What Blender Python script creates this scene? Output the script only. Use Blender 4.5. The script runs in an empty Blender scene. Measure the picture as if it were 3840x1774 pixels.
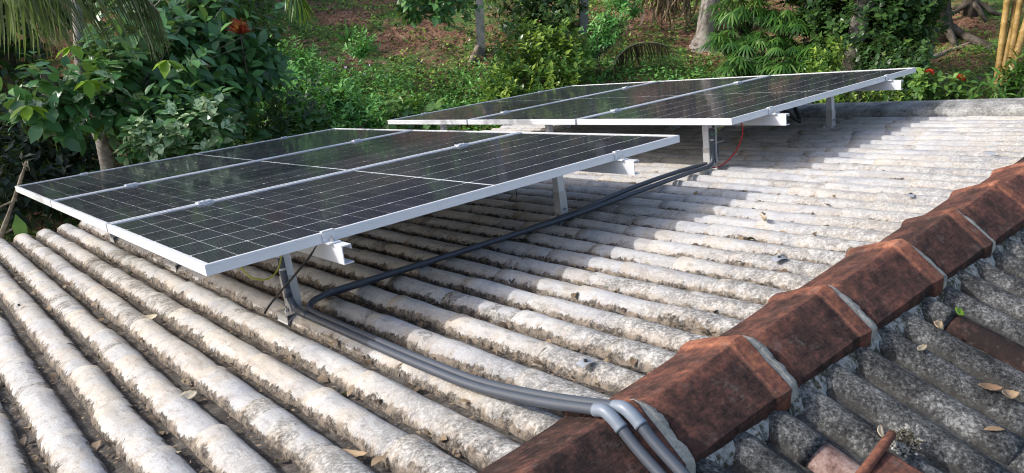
import bpy, math, random
import numpy as np
from mathutils import Matrix, Vector, noise

random.seed(7)
rng = np.random.default_rng(7)
PI = math.pi
SC = bpy.context.scene
COL = SC.collection

# ------------------------------------------------------------------ camera, sky, sun
TAU = math.radians(11.33)                 # pitch of both roof slopes
HC = 0.8696                               # eye height above the tile crests of the main slope
Z0 = 4.6 - HC * math.cos(TAU)
RF = Matrix.Translation((0, 0, Z0)) @ Matrix.Rotation(-TAU, 4, 'X')   # roof frame -> world
CR = np.array([[0.7537601, -0.25975542, 0.60363303],
               [-0.64392445, -0.10859017, 0.7573437],
               [-0.13117552, -0.95954953, -0.24911381]])              # right, down, forward in the roof frame
FPX = 2816.8
cam_d = bpy.data.cameras.new('camera')
cam_d.sensor_width = 36
cam_d.lens = FPX / 3840 * 36
cam_d.clip_start = 0.05
cam_d.clip_end = 500
cam = bpy.data.objects.new('camera', cam_d)
COL.objects.link(cam)
cm = Matrix([[CR[i][0], -CR[i][1], -CR[i][2], 0] for i in range(3)] + [[0, 0, 0, 1]])
cam.matrix_world = RF @ Matrix.Translation((0, 0, HC)) @ cm
SC.camera = cam

sun_rf = Vector((-0.36, 0.20, 0.345)).normalized()
sun_w = (RF.to_3x3() @ sun_rf).normalized()
sun_el = math.asin(sun_w.z)
sun_az = math.atan2(sun_w.x, sun_w.y)
world = bpy.data.worlds.new('World')
SC.world = world
world.use_nodes = True
wn = world.node_tree
sky = wn.nodes.new('ShaderNodeTexSky')
sky.sky_type = 'NISHITA'
sky.sun_disc = False
sky.sun_elevation = sun_el
sky.sun_rotation = sun_az
sky.air_density = 1.0
sky.dust_density = 3.0
sky.ozone_density = 1.0
wn.links.new(sky.outputs[0], wn.nodes['Background'].inputs[0])
wn.nodes['Background'].inputs[1].default_value = 0.15
sd = bpy.data.lights.new('sun', 'SUN')
sd.energy = 2.0
sd.angle = math.radians(0.6)
sd.color = (1.0, 0.99, 0.975)
so = bpy.data.objects.new('sun', sd)
COL.objects.link(so)
so.rotation_euler = sun_w.to_track_quat('Z', 'Y').to_euler()
SC.view_settings.view_transform = 'Standard'
SC.view_settings.look = 'None'
SC.view_settings.exposure = 0.90
SC.view_settings.gamma = 1
SC.render.engine = 'CYCLES'
SC.cycles.max_bounces = 8
SC.cycles.transparent_max_bounces = 12
SC.cycles.use_denoising = True
SC.cycles.pixel_filter_type = 'BLACKMAN_HARRIS'
SC.cycles.filter_width = 1.05

# ------------------------------------------------------------------ helpers
def tag(o, label=None, cat=None, group=None, kind=None):
    if label: o['label'] = label
    if cat: o['category'] = cat
    if group: o['group'] = group
    if kind: o['kind'] = kind
    return o

def link(name, data, parent=None, mat=None, M=None):
    o = bpy.data.objects.new(name, data)
    COL.objects.link(o)
    if parent is not None: o.parent = parent
    if mat is not None and data is not None and len(data.materials) == 0:
        data.materials.append(mat)
    if M is not None: o.matrix_local = M
    return o

def empty(name, M, label, cat, group=None, kind=None):
    o = bpy.data.objects.new(name, None)
    COL.objects.link(o)
    o.empty_display_size = 0.1
    o.matrix_world = M
    return tag(o, label, cat, group, kind)

def mesh(name, V, F, smooth=False, fattr=None, vattr=None):
    me = bpy.data.meshes.new(name)
    V = np.asarray(V, dtype=np.float32)
    if isinstance(F, np.ndarray):
        n, k = F.shape
        me.vertices.add(len(V)); me.vertices.foreach_set('co', V.ravel())
        me.loops.add(n * k); me.loops.foreach_set('vertex_index', F.astype(np.int32).ravel())
        me.polygons.add(n)
        me.polygons.foreach_set('loop_start', np.arange(0, n * k, k, dtype=np.int32))
        me.polygons.foreach_set('loop_total', np.full(n, k, dtype=np.int32))
        me.update(calc_edges=True)
    else:
        me.from_pydata([tuple(v) for v in V], [], F)
    if smooth:
        me.polygons.foreach_set('use_smooth', np.ones(len(me.polygons), dtype=bool))
    if fattr:
        for k, a in fattr.items():
            at = me.attributes.new(k, 'FLOAT', 'FACE'); at.data.foreach_set('value', np.asarray(a, dtype=np.float32))
    if vattr:
        for k, a in vattr.items():
            at = me.attributes.new(k, 'FLOAT', 'POINT'); at.data.foreach_set('value', np.asarray(a, dtype=np.float32))
    return me

class MB:
    def __init__(s): s.V = []; s.F = []
    def add(s, V, F):
        b = len(s.V); s.V += [tuple(v) for v in V]; s.F += [tuple(b + i for i in f) for f in F]
    def box(s, lo, hi, R=None):
        x0, y0, z0 = lo; x1, y1, z1 = hi
        V = [(x0, y0, z0), (x1, y0, z0), (x1, y1, z0), (x0, y1, z0), (x0, y0, z1), (x1, y0, z1), (x1, y1, z1), (x0, y1, z1)]
        if R is not None: V = [R @ Vector(v) for v in V]
        s.add(V, [(0, 3, 2, 1), (4, 5, 6, 7), (0, 1, 5, 4), (1, 2, 6, 5), (2, 3, 7, 6), (3, 0, 4, 7)])
    def tube(s, P, R, n=10, cap=True):
        P = [Vector(p) for p in P]
        if not isinstance(R, (list, tuple)): R = [R] * len(P)
        t0 = (P[1] - P[0]).normalized()
        a = t0.orthogonal().normalized()
        rings = []
        for i, p in enumerate(P):
            t = ((P[i + 1] - p) if i == 0 else (p - P[i - 1]) if i == len(P) - 1 else (P[i + 1] - P[i - 1])).normalized()
            a = (a - t * a.dot(t)).normalized(); b = t.cross(a)
            rings.append([p + (a * math.cos(2 * PI * k / n) + b * math.sin(2 * PI * k / n)) * R[i] for k in range(n)])
        V = [v for r in rings for v in r]
        F = [(i * n + k, i * n + (k + 1) % n, (i + 1) * n + (k + 1) % n, (i + 1) * n + k) for i in range(len(P) - 1) for k in range(n)]
        if cap: F += [tuple(range(n))[::-1], tuple((len(P) - 1) * n + k for k in range(n))]
        s.add(V, F)
    def prism(s, poly, x0, x1, axis='y'):
        n = len(poly)
        def pt(p, t): return (p[0], t, p[1]) if axis == 'y' else (t, p[0], p[1])
        s.add([pt(p, x0) for p in poly] + [pt(p, x1) for p in poly],
              [tuple(range(n)), tuple(range(2 * n - 1, n - 1, -1))] + [(i, n + i, n + (i + 1) % n, (i + 1) % n) for i in range(n)])
    def build(s, name, mat, parent=None, smooth=False, M=None):
        me = mesh(name, s.V, s.F, smooth)
        return link(name, me, parent, mat, M)

def smooth_path(P, n=6):
    P = [Vector(p) for p in P]; out = []
    Q = [P[0] * 2 - P[1]] + P + [P[-1] * 2 - P[-2]]
    for i in range(1, len(Q) - 2):
        for k in range(n):
            t = k / n; a, b, c, d = Q[i - 1], Q[i], Q[i + 1], Q[i + 2]
            out.append(0.5 * ((2 * b) + (c - a) * t + (2 * a - 5 * b + 4 * c - d) * t * t + (3 * b - a - 3 * c + d) * t ** 3))
    return out + [P[-1]]

def ray(px, py):
    return CR @ np.array([(px - 1920) / FPX, (py - 887) / FPX, 1.0])
def onz(px, py, z=0.0):                    # roof-frame point at height z over the tile crests
    v = ray(px, py); s = (z - HC) / v[2]
    return Vector((v[0] * s, v[1] * s, z))
CAMW = Vector((0, HC * math.sin(TAU), 4.6))
R3 = RF.to_3x3()
def at(px, py, r):                         # world point r metres away over the ground
    v = R3 @ Vector(ray(px, py)); h = math.hypot(v.x, v.y)
    return CAMW + v * (r / h)

# ------------------------------------------------------------------ materials
def new_mat(name):
    m = bpy.data.materials.new(name); m.use_nodes = True
    nt = m.node_tree
    return m, nt, nt.nodes['Principled BSDF']
def N(nt, t, **kw):
    n = nt.nodes.new(t)
    for k, v in kw.items():
        if k in ('operation', 'blend_type', 'data_type', 'object', 'attribute_name', 'noise_dimensions', 'feature', 'interpolation', 'wave_type', 'bands_direction', 'attribute_type'):
            setattr(n, k, v)
        else: n.inputs[k].default_value = v
    return n
def L(nt, a, b): nt.links.new(a, b)
def math_n(nt, op, a, b=None, clamp=False):
    n = nt.nodes.new('ShaderNodeMath'); n.operation = op; n.use_clamp = clamp
    for i, v in enumerate((a, b)):
        if v is None: continue
        if isinstance(v, (int, float)): n.inputs[i].default_value = v
        else: nt.links.new(v, n.inputs[i])
    return n.outputs[0]
def maprange(nt, v, a, b, c=0.0, d=1.0, smooth=True):
    n = nt.nodes.new('ShaderNodeMapRange')
    if smooth: n.interpolation_type = 'SMOOTHSTEP'
    nt.links.new(v, n.inputs[0])
    for i, x in enumerate((a, b, c, d)): n.inputs[i + 1].default_value = x
    return n.outputs[0]
def mix(nt, f, a, b, bt='MIX'):
    n = nt.nodes.new('ShaderNodeMix'); n.data_type = 'RGBA'; n.blend_type = bt
    for s, v in ((n.inputs[0], f), (n.inputs[6], a), (n.inputs[7], b)):
        if isinstance(v, (int, float)): s.default_value = v
        elif isinstance(v, tuple): s.default_value = (*v, 1)
        else: nt.links.new(v, s)
    return n.outputs[2]
def ramp(nt, v, stops, interp='LINEAR'):
    n = nt.nodes.new('ShaderNodeValToRGB'); cr = n.color_ramp; cr.interpolation = interp
    while len(cr.elements) < len(stops): cr.elements.new(0.5)
    for e, (p, c) in zip(cr.elements, stops): e.position = p; e.color = (*c, 1)
    nt.links.new(v, n.inputs[0]); return n.outputs[0]
def noise_n(nt, vec, scale, detail=6, rough=0.6, dist=0.0):
    n = nt.nodes.new('ShaderNodeTexNoise')
    n.inputs['Scale'].default_value = scale; n.inputs['Detail'].default_value = detail
    n.inputs['Roughness'].default_value = rough; n.inputs['Distortion'].default_value = dist
    nt.links.new(vec, n.inputs['Vector']); return n.outputs[0]
def bump(nt, h, bsdf, strength=0.5, dist=0.01):
    n = nt.nodes.new('ShaderNodeBump'); n.inputs['Strength'].default_value = strength; n.inputs['Distance'].default_value = dist
    nt.links.new(h, n.inputs['Height']); nt.links.new(n.outputs[0], bsdf.inputs['Normal'])

def simple(name, col, rough=0.5, metal=0.0, var=0.12, scale=20, bs=0.15, bd=0.002, spec=0.5):
    m, nt, b = new_mat(name)
    g = nt.nodes.new('ShaderNodeNewGeometry').outputs['Position']
    n = noise_n(nt, g, scale, 6)
    L(nt, mix(nt, n, tuple(c * (1 - var) for c in col), tuple(min(1, c * (1 + var)) for c in col)), b.inputs['Base Color'])
    b.inputs['Roughness'].default_value = rough; b.inputs['Metallic'].default_value = metal
    b.inputs['Specular IOR Level'].default_value = spec
    if bs: bump(nt, n, b, bs, bd)
    return m

roof = empty('tiled_roof', RF, 'whitewashed gable roof of half round tiles that carries the solar panels', 'roof')

def white_tile_mat(name, stuff):
    m, nt, b = new_mat(name)
    tc = nt.nodes.new('ShaderNodeTexCoord'); tc.object = roof; P = tc.outputs['Object']
    if stuff:
        r = N(nt, 'ShaderNodeAttribute', attribute_name='rnd').outputs['Fac']
    else:
        r = nt.nodes.new('ShaderNodeObjectInfo').outputs['Random']
    h = N(nt, 'ShaderNodeAttribute', attribute_name='hgt').outputs['Fac']
    sep = nt.nodes.new('ShaderNodeSeparateXYZ'); L(nt, P, sep.inputs[0]); y = sep.outputs[1]
    # patchy whitewash: shift the noise by the tile's own number so that neighbours differ
    off = nt.nodes.new('ShaderNodeVectorMath'); off.operation = 'ADD'
    cmb = nt.nodes.new('ShaderNodeCombineXYZ'); L(nt, math_n(nt, 'MULTIPLY', r, 37.0), cmb.inputs[0]); L(nt, math_n(nt, 'MULTIPLY', r, 11.0), cmb.inputs[2])
    L(nt, P, off.inputs[0]); L(nt, cmb.outputs[0], off.inputs[1]); Q = off.outputs[0]
    n1 = noise_n(nt, Q, 5.5, 5, 0.55, 0.6)
    base = ramp(nt, n1, [(0.30, (0.36, 0.37, 0.40)), (0.41, (0.48, 0.48, 0.485)), (0.52, (0.53, 0.525, 0.515)), (0.60, (0.515, 0.475, 0.425)), (0.70, (0.52, 0.51, 0.50))])
    tint = ramp(nt, r, [(0.0, (0.97, 0.92, 0.85)), (0.3, (1.0, 0.99, 0.97)), (0.6, (0.86, 0.86, 0.87)), (1.0, (0.98, 0.96, 0.92))])
    base = mix(nt, 1.0, base, tint, 'MULTIPLY')
    # scratchy streaks
    mp = nt.nodes.new('ShaderNodeMapping'); mp.inputs['Scale'].default_value = (60, 22, 40); L(nt, P, mp.inputs['Vector'])
    st = noise_n(nt, mp.outputs[0], 1.0, 6, 0.7, 0.4)
    base = mix(nt, maprange(nt, st, 0.50, 0.70, 0, 0.62), base, (0.23, 0.20, 0.175))
    crk = noise_n(nt, P, 48, 7, 0.8, 1.2)
    base = mix(nt, math_n(nt, 'MULTIPLY', maprange(nt, math_n(nt, 'ABSOLUTE', math_n(nt, 'SUBTRACT', crk, 0.5)), 0.0, 0.028, 1.0, 0.0), 0.5), base, (0.17, 0.15, 0.13))
    mp2 = nt.nodes.new('ShaderNodeMapping'); mp2.inputs['Scale'].default_value = (15, 1.7, 6); L(nt, Q, mp2.inputs['Vector'])
    sk = noise_n(nt, mp2.outputs[0], 1.0, 6, 0.65, 0.5)
    base = mix(nt, maprange(nt, sk, 0.52, 0.66, 0, 0.5), base, (0.27, 0.255, 0.235))
    # lichen grey close to the ridge and on scattered tiles
    n2 = noise_n(nt, P, 3.2, 5, 0.6)
    n3 = noise_n(nt, P, 95, 4, 0.75)
    n3b = noise_n(nt, P, 24, 5, 0.7)
    near = maprange(nt, math_n(nt, 'ADD', y, math_n(nt, 'MULTIPLY', n2, 0.9)), 1.75, 2.35, 1.0, 0.0)
    odd = maprange(nt, math_n(nt, 'ADD', math_n(nt, 'MULTIPLY', r, 0.5), math_n(nt, 'MULTIPLY', n1, 1.0)), 0.90, 0.98, 0, 0.9)
    lm = math_n(nt, 'MULTIPLY', math_n(nt, 'MAXIMUM', near, odd), maprange(nt, sep.outputs[0], 1.6, 3.2, 1.0, 0.6))
    lcol = ramp(nt, math_n(nt, 'ADD', math_n(nt, 'MULTIPLY', n3, 0.6), math_n(nt, 'MULTIPLY', n3b, 0.4)), [(0.40, (0.05, 0.047, 0.043)), (0.50, (0.22, 0.21, 0.195)), (0.60, (0.52, 0.51, 0.48))])
    base = mix(nt, math_n(nt, 'MULTIPLY', lm, 0.85), base, lcol)
    # dirt creeping up the flanks with a ragged edge
    d1 = noise_n(nt, P, 26, 8, 0.72, 0.5); d2 = noise_n(nt, P, 5, 3, 0.5)
    hx = math_n(nt, 'ADD', h, maprange(nt, sep.outputs[0], 1.3, 2.8, 0.0, 0.20))
    e = math_n(nt, 'ADD', hx, math_n(nt, 'ADD', math_n(nt, 'MULTIPLY', math_n(nt, 'SUBTRACT', d1, 0.5), 1.5), math_n(nt, 'MULTIPLY', math_n(nt, 'SUBTRACT', d2, 0.5), 0.9)))
    dm = maprange(nt, e, 0.50, 0.64, 1.0, 0.0)
    dcol = ramp(nt, n3, [(0.38, (0.035, 0.029, 0.024)), (0.52, (0.095, 0.082, 0.070)), (0.66, (0.22, 0.20, 0.175))])
    base = mix(nt, dm, base, dcol)
    halo = math_n(nt, 'MULTIPLY', maprange(nt, e, 0.64, 1.0, 0.55, 0.0), maprange(nt, n3b, 0.42, 0.62))
    base = mix(nt, halo, base, (0.33, 0.27, 0.21))
    L(nt, base, b.inputs['Base Color'])
    b.inputs['Roughness'].default_value = 0.93; b.inputs['Specular IOR Level'].default_value = 0.25
    hh = math_n(nt, 'ADD', math_n(nt, 'MULTIPLY', st, 0.6), math_n(nt, 'ADD', math_n(nt, 'MULTIPLY', d1, 0.8), math_n(nt, 'MULTIPLY', n3, 0.35)))
    bump(nt, hh, b, 0.8, 0.006)
    return m

def grey_tile_mat():
    m, nt, b = new_mat('lichen_tile')
    tc = nt.nodes.new('ShaderNodeTexCoord'); tc.object = roof; P = tc.outputs['Object']
    h = N(nt, 'ShaderNodeAttribute', attribute_name='hgt').outputs['Fac']
    n3 = noise_n(nt, P, 110, 6, 0.8); n2 = noise_n(nt, P, 10, 6, 0.65); n1 = noise_n(nt, P, 3.0, 4)
    v = math_n(nt, 'ADD', math_n(nt, 'MULTIPLY', n3, 0.62), math_n(nt, 'MULTIPLY', n2, 0.38))
    c = ramp(nt, v, [(0.41, (0.012, 0.012, 0.014)), (0.48, (0.045, 0.046, 0.045)), (0.54, (0.105, 0.105, 0.102)), (0.62, (0.29, 0.29, 0.275))])
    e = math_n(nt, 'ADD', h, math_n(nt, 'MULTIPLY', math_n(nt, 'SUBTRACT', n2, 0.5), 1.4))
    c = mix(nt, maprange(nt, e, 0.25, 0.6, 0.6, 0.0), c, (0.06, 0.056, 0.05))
    L(nt, c, b.inputs['Base Color']); b.inputs['Roughness'].default_value = 0.95; b.inputs['Specular IOR Level'].default_value = 0.2
    bump(nt, n3, b, 0.8, 0.006)
    return m

def terracotta_mat(name, dark=1.0):
    m, nt, b = new_mat(name)
    tc = nt.nodes.new('ShaderNodeTexCoord'); tc.object = roof; P = tc.outputs['Object']
    r = nt.nodes.new('ShaderNodeObjectInfo').outputs['Random']
    w = N(nt, 'ShaderNodeAttribute', attribute_name='wear').outputs['Fac']
    n1 = noise_n(nt, P, 9, 8, 0.68, 0.5); n2 = noise_n(nt, P, 70, 5, 0.75)
    mp = nt.nodes.new('ShaderNodeMapping'); mp.inputs['Scale'].default_value = (6, 95, 95); L(nt, P, mp.inputs['Vector'])
    n3 = noise_n(nt, mp.outputs[0], 1.0, 5, 0.65, 0.3)
    n4 = noise_n(nt, P, 26, 7, 0.72, 0.3)
    v = math_n(nt, 'ADD', math_n(nt, 'ADD', math_n(nt, 'MULTIPLY', n1, 0.40), math_n(nt, 'MULTIPLY', n4, 0.25)), math_n(nt, 'ADD', math_n(nt, 'MULTIPLY', n2, 0.24), math_n(nt, 'MULTIPLY', n3, 0.11)))
    v = math_n(nt, 'ADD', v, math_n(nt, 'MULTIPLY', math_n(nt, 'SUBTRACT', r, 0.5), -0.11))
    v = math_n(nt, 'ADD', v, math_n(nt, 'SUBTRACT', math_n(nt, 'MULTIPLY', w, 0.115), 0.036))
    c = ramp(nt, v, [(0.40, (0.022, 0.016, 0.015)), (0.47, (0.062, 0.034, 0.028)), (0.53, (0.125, 0.056, 0.042)), (0.59, (0.22, 0.088, 0.054)), (0.68, (0.38, 0.165, 0.10))])
    c = mix(nt, maprange(nt, noise_n(nt, P, 4.2, 7, 0.7, 0.6), 0.48, 0.60, 0, 0.5), c, mix(nt, n4, (0.015, 0.012, 0.012), (0.085, 0.05, 0.042)))
    c = mix(nt, maprange(nt, noise_n(nt, P, 15, 7, 0.75), 0.55, 0.68, 0, 0.45), c, (0.15, 0.125, 0.11))
    L(nt, c, b.inputs['Base Color']); b.inputs['Roughness'].default_value = 0.92; b.inputs['Specular IOR Level'].default_value = 0.12
    bump(nt, math_n(nt, 'ADD', n3, n2), b, 0.5, 0.004)
    return m

def rough_mat(name, stops, s1=60, s2=9, rough=0.95, bs=0.8, bd=0.006):
    m, nt, b = new_mat(name)
    g = nt.nodes.new('ShaderNodeNewGeometry').outputs['Position']
    n1 = noise_n(nt, g, s1, 6, 0.75); n2 = noise_n(nt, g, s2, 6, 0.6)
    v = math_n(nt, 'ADD', math_n(nt, 'MULTIPLY', n1, 0.5), math_n(nt, 'MULTIPLY', n2, 0.5))
    L(nt, ramp(nt, v, stops), b.inputs['Base Color']); b.inputs['Roughness'].default_value = rough
    b.inputs['Specular IOR Level'].default_value = 0.25
    bump(nt, v, b, bs, bd); return m

M_TILE = white_tile_mat('whitewashed_tile', False)
M_TILES = white_tile_mat('whitewashed_tile_far', True)
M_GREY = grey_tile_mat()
M_TERRA = terracotta_mat('terracotta')
M_MORTAR = rough_mat('mortar', [(0.38, (0.16, 0.155, 0.14)), (0.46, (0.33, 0.30, 0.245)), (0.6, (0.50, 0.46, 0.38))], 130, 30)
M_MORTAR2 = rough_mat('mossy_mortar', [(0.40, (0.025, 0.022, 0.014)), (0.47, (0.085, 0.075, 0.05)), (0.52, (0.28, 0.275, 0.25)), (0.66, (0.44, 0.43, 0.40))], 70, 16)
M_DIRT = rough_mat('gutter_dirt', [(0.36, (0.022, 0.019, 0.016)), (0.48, (0.070, 0.060, 0.051)), (0.58, (0.125, 0.112, 0.098)), (0.66, (0.30, 0.285, 0.26))], 110, 16, bd=0.01)
M_VERGE = rough_mat('verge_cement', [(0.36, (0.07, 0.068, 0.062)), (0.48, (0.22, 0.215, 0.20)), (0.60, (0.42, 0.41, 0.385))], 55, 7)
M_ALU = simple('anodised_aluminium', (0.66, 0.665, 0.68), 0.42, 0.15, 0.05, 40, 0.05)
M_ALU2 = simple('mill_aluminium', (0.52, 0.51, 0.49), 0.42, 0.3, 0.12, 30, 0.08)
M_PVC = simple('grey_pvc', (0.060, 0.069, 0.086), 0.42, 0, 0.12, 35, 0.05)
M_PVC2 = simple('pale_grey_pvc', (0.17, 0.20, 0.245), 0.42, 0, 0.06, 35, 0.05)
M_CABLE = simple('black_cable', (0.02, 0.02, 0.022), 0.5, 0, 0.1)
M_RED = simple('red_cable', (0.45, 0.02, 0.02), 0.4, 0, 0.1)
M_YEL = simple('yellow_green_cable', (0.42, 0.42, 0.05), 0.45, 0, 0.1)
M_GRN = simple('green_cable', (0.05, 0.22, 0.14), 0.45, 0, 0.1)
M_STEEL = simple('steel', (0.5, 0.5, 0.5), 0.3, 0.9, 0.1)
M_ZINC = simple('galvanised_scrap', (0.42, 0.43, 0.44), 0.45, 0.5, 0.3, 60)
M_WALL = simple('lime_wall', (0.5, 0.48, 0.42), 0.9, 0, 0.2, 4)
M_TIE = simple('cable_tie', (0.5, 0.5, 0.49), 0.5, 0, 0.1)
M_CELL, nt, b = new_mat('silicon_cell')
tc = nt.nodes.new('ShaderNodeTexCoord'); sep = nt.nodes.new('ShaderNodeSeparateXYZ'); L(nt, tc.outputs['Object'], sep.inputs[0])
ri = nt.nodes.new('ShaderNodeObjectInfo').outputs['Random']
cc = mix(nt, ri, (0.014, 0.014, 0.022), (0.020, 0.020, 0.034))
bus = math_n(nt, 'FRACT', math_n(nt, 'MULTIPLY', math_n(nt, 'ADD', sep.outputs[1], 0.0912), 1 / 0.0182))
busm = math_n(nt, 'LESS_THAN', math_n(nt, 'ABSOLUTE', math_n(nt, 'SUBTRACT', bus, 0.5)), 0.045)
L(nt, mix(nt, math_n(nt, 'MULTIPLY', busm, 0.55), cc, (0.28, 0.29, 0.31)), b.inputs['Base Color'])
b.inputs['Roughness'].default_value = 0.5; b.inputs['Specular IOR Level'].default_value = 0.15
M_BACK = simple('white_backsheet', (0.86, 0.86, 0.86), 0.6, 0, 0.03)
M_GLASS = bpy.data.materials.new('panel_glass'); M_GLASS.use_nodes = True
nt = M_GLASS.node_tree; nt.nodes.remove(nt.nodes['Principled BSDF'])
tr = nt.nodes.new('ShaderNodeBsdfTransparent'); gl = nt.nodes.new('ShaderNodeBsdfAnisotropic' if False else 'ShaderNodeBsdfGlossy'); gl.inputs['Roughness'].default_value = 0.07
tr.inputs[0].default_value = (0.93, 0.94, 0.95, 1)
ge = nt.nodes.new('ShaderNodeNewGeometry'); dt = nt.nodes.new('ShaderNodeVectorMath'); dt.operation = 'DOT_PRODUCT'
L(nt, ge.outputs['Incoming'], dt.inputs[0]); L(nt, ge.outputs['Normal'], dt.inputs[1])
cosi = math_n(nt, 'ABSOLUTE', dt.outputs['Value'])
schl = math_n(nt, 'ADD', 0.03, math_n(nt, 'MULTIPLY', math_n(nt, 'POWER', math_n(nt, 'SUBTRACT', 1.0, cosi), 5.0), 0.72))
ms = nt.nodes.new('ShaderNodeMixShader'); L(nt, schl, ms.inputs[0]); L(nt, tr.outputs[0], ms.inputs[1]); L(nt, gl.outputs[0], ms.inputs[2])
gp = nt.nodes.new('ShaderNodeNewGeometry').outputs['Position']
bn = nt.nodes.new('ShaderNodeBump'); bn.inputs['Strength'].default_value = 0.03; bn.inputs['Distance'].default_value = 0.002
L(nt, noise_n(nt, gp, 60, 3), bn.inputs['Height']); L(nt, bn.outputs[0], gl.inputs['Normal'])
df = nt.nodes.new('ShaderNodeBsdfDiffuse'); df.inputs[0].default_value = (0.42, 0.41, 0.38, 1)
mpg = nt.nodes.new('ShaderNodeMapping'); mpg.inputs['Scale'].default_value = (3, 3, 3); L(nt, gp, mpg.inputs['Vector'])
dust = math_n(nt, 'ADD', 0.006, math_n(nt, 'MULTIPLY', maprange(nt, noise_n(nt, gp, 9, 8, 0.7), 0.42, 0.72), 0.035))
spots = math_n(nt, 'MULTIPLY', maprange(nt, noise_n(nt, gp, 140, 2, 0.5), 0.70, 0.74), 0.10)
m2 = nt.nodes.new('ShaderNodeMixShader'); L(nt, math_n(nt, 'ADD', dust, spots), m2.inputs[0]); L(nt, ms.outputs[0], m2.inputs[1]); L(nt, df.outputs[0], m2.inputs[2])
L(nt, m2.outputs[0], nt.nodes['Material Output'].inputs[0])

def leaf_mat(name, stops, rough=0.38, trans=0.25, spec=0.5, rnd_obj=False, blotch=None):
    m, nt, b = new_mat(name)
    r = nt.nodes.new('ShaderNodeObjectInfo').outputs['Random'] if rnd_obj else N(nt, 'ShaderNodeAttribute', attribute_name='rnd').outputs['Fac']
    c = ramp(nt, r, stops)
    if blotch:
        g = nt.nodes.new('ShaderNodeNewGeometry').outputs['Position']
        n = noise_n(nt, g, 28, 5, 0.7)
        sel = maprange(nt, math_n(nt, 'FRACT', math_n(nt, 'MULTIPLY', r, 7.31)), blotch[1], min(1, blotch[1] + 0.15))
        c = mix(nt, math_n(nt, 'MULTIPLY', sel, maprange(nt, n, 0.45, 0.51)), c, blotch[0])
    L(nt, c, b.inputs['Base Color']); b.inputs['Roughness'].default_value = rough; b.inputs['Specular IOR Level'].default_value = spec
    t = nt.nodes.new('ShaderNodeBsdfTranslucent'); L(nt, mix(nt, 0.5, c, (0.25, 0.4, 0.05), 'MIX'), t.inputs[0])
    s = nt.nodes.new('ShaderNodeMixShader'); s.inputs[0].default_value = trans
    L(nt, b.outputs[0], s.inputs[1]); L(nt, t.outputs[0], s.inputs[2]); L(nt, s.outputs[0], nt.nodes['Material Output'].inputs[0])
    return m
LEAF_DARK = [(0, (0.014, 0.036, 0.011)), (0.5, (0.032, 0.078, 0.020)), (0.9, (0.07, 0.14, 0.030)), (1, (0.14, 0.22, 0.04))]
M_LBIG = leaf_mat('broad_leaf', [(0, (0.032, 0.096, 0.032)), (0.6, (0.070, 0.180, 0.057)), (1, (0.129, 0.282, 0.070))], 0.35, 0.2)
M_LBIGO = leaf_mat('broad_leaf_single', [(0, (0.045, 0.129, 0.043)), (0.6, (0.090, 0.239, 0.072)), (1, (0.177, 0.369, 0.086))], 0.33, 0.2, rnd_obj=True)
M_LVAR = leaf_mat('blotched_leaf', [(0, (0.046, 0.130, 0.046)), (1, (0.091, 0.208, 0.065))], 0.35, 0.2, rnd_obj=True, blotch=((0.44, 0.55, 0.32), 0.3))
M_LIME = leaf_mat('young_leaf', [(0, (0.17, 0.33, 0.02)), (1, (0.26, 0.42, 0.03))], 0.35, 0.35, rnd_obj=True)
M_LDARK = leaf_mat('dark_leaf', LEAF_DARK, 0.4, 0.2)
M_LSHD = leaf_mat('painted_shade_leaf', [(0, (0.006, 0.016, 0.006)), (0.6, (0.014, 0.034, 0.012)), (1, (0.03, 0.07, 0.02))], 0.5, 0.15)  # near-black leaf colour, deep shade painted into the foliage
M_LMID = leaf_mat('mid_leaf', [(0, (0.052, 0.122, 0.029)), (0.6, (0.102, 0.218, 0.045)), (1, (0.206, 0.323, 0.063))], 0.45, 0.3)
M_LFERN = leaf_mat('feathery_leaf', [(0, (0.082, 0.223, 0.063)), (0.6, (0.159, 0.417, 0.100)), (1, (0.287, 0.572, 0.124))], 0.5, 0.3)
M_LYEL = leaf_mat('yellow_green_leaf', [(0, (0.034, 0.092, 0.023)), (0.45, (0.081, 0.172, 0.034)), (0.75, (0.230, 0.345, 0.046)), (1, (0.437, 0.529, 0.092))], 0.3, 0.3)
M_LCOV = leaf_mat('cover_leaf', [(0, (0.069, 0.164, 0.029)), (0.6, (0.160, 0.326, 0.049)), (1, (0.416, 0.550, 0.083))], 0.5, 0.3)
M_LPALM = leaf_mat('fan_leaf', [(0, (0.018, 0.055, 0.012)), (0.5, (0.045, 0.125, 0.022)), (0.8, (0.11, 0.22, 0.04)), (1, (0.30, 0.40, 0.16))], 0.3, 0.25)
M_LCOCO = leaf_mat('coconut_leaflet', [(0, (0.10, 0.13, 0.05)), (0.6, (0.20, 0.23, 0.11)), (1, (0.36, 0.37, 0.25))], 0.5, 0.3, rnd_obj=True)
M_DRY = leaf_mat('dry_leaf', [(0, (0.05, 0.032, 0.020)), (0.5, (0.13, 0.085, 0.05)), (1, (0.28, 0.20, 0.12))], 0.7, 0.1)
M_DRYO = leaf_mat('fallen_leaf', [(0, (0.22, 0.13, 0.07)), (0.5, (0.36, 0.26, 0.15)), (1, (0.50, 0.44, 0.33))], 0.7, 0.05, rnd_obj=True)
M_REDL = leaf_mat('red_leaf', [(0, (0.22, 0.015, 0.015)), (1, (0.42, 0.04, 0.03))], 0.4, 0.25)
M_PETAL = leaf_mat('red_petal', [(0, (0.62, 0.035, 0.02)), (1, (0.75, 0.08, 0.04))], 0.5, 0.2)
M_WHITEF = leaf_mat('small_white_flower', [(0, (0.6, 0.6, 0.68)), (1, (0.55, 0.35, 0.6))], 0.6, 0.2)
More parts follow.
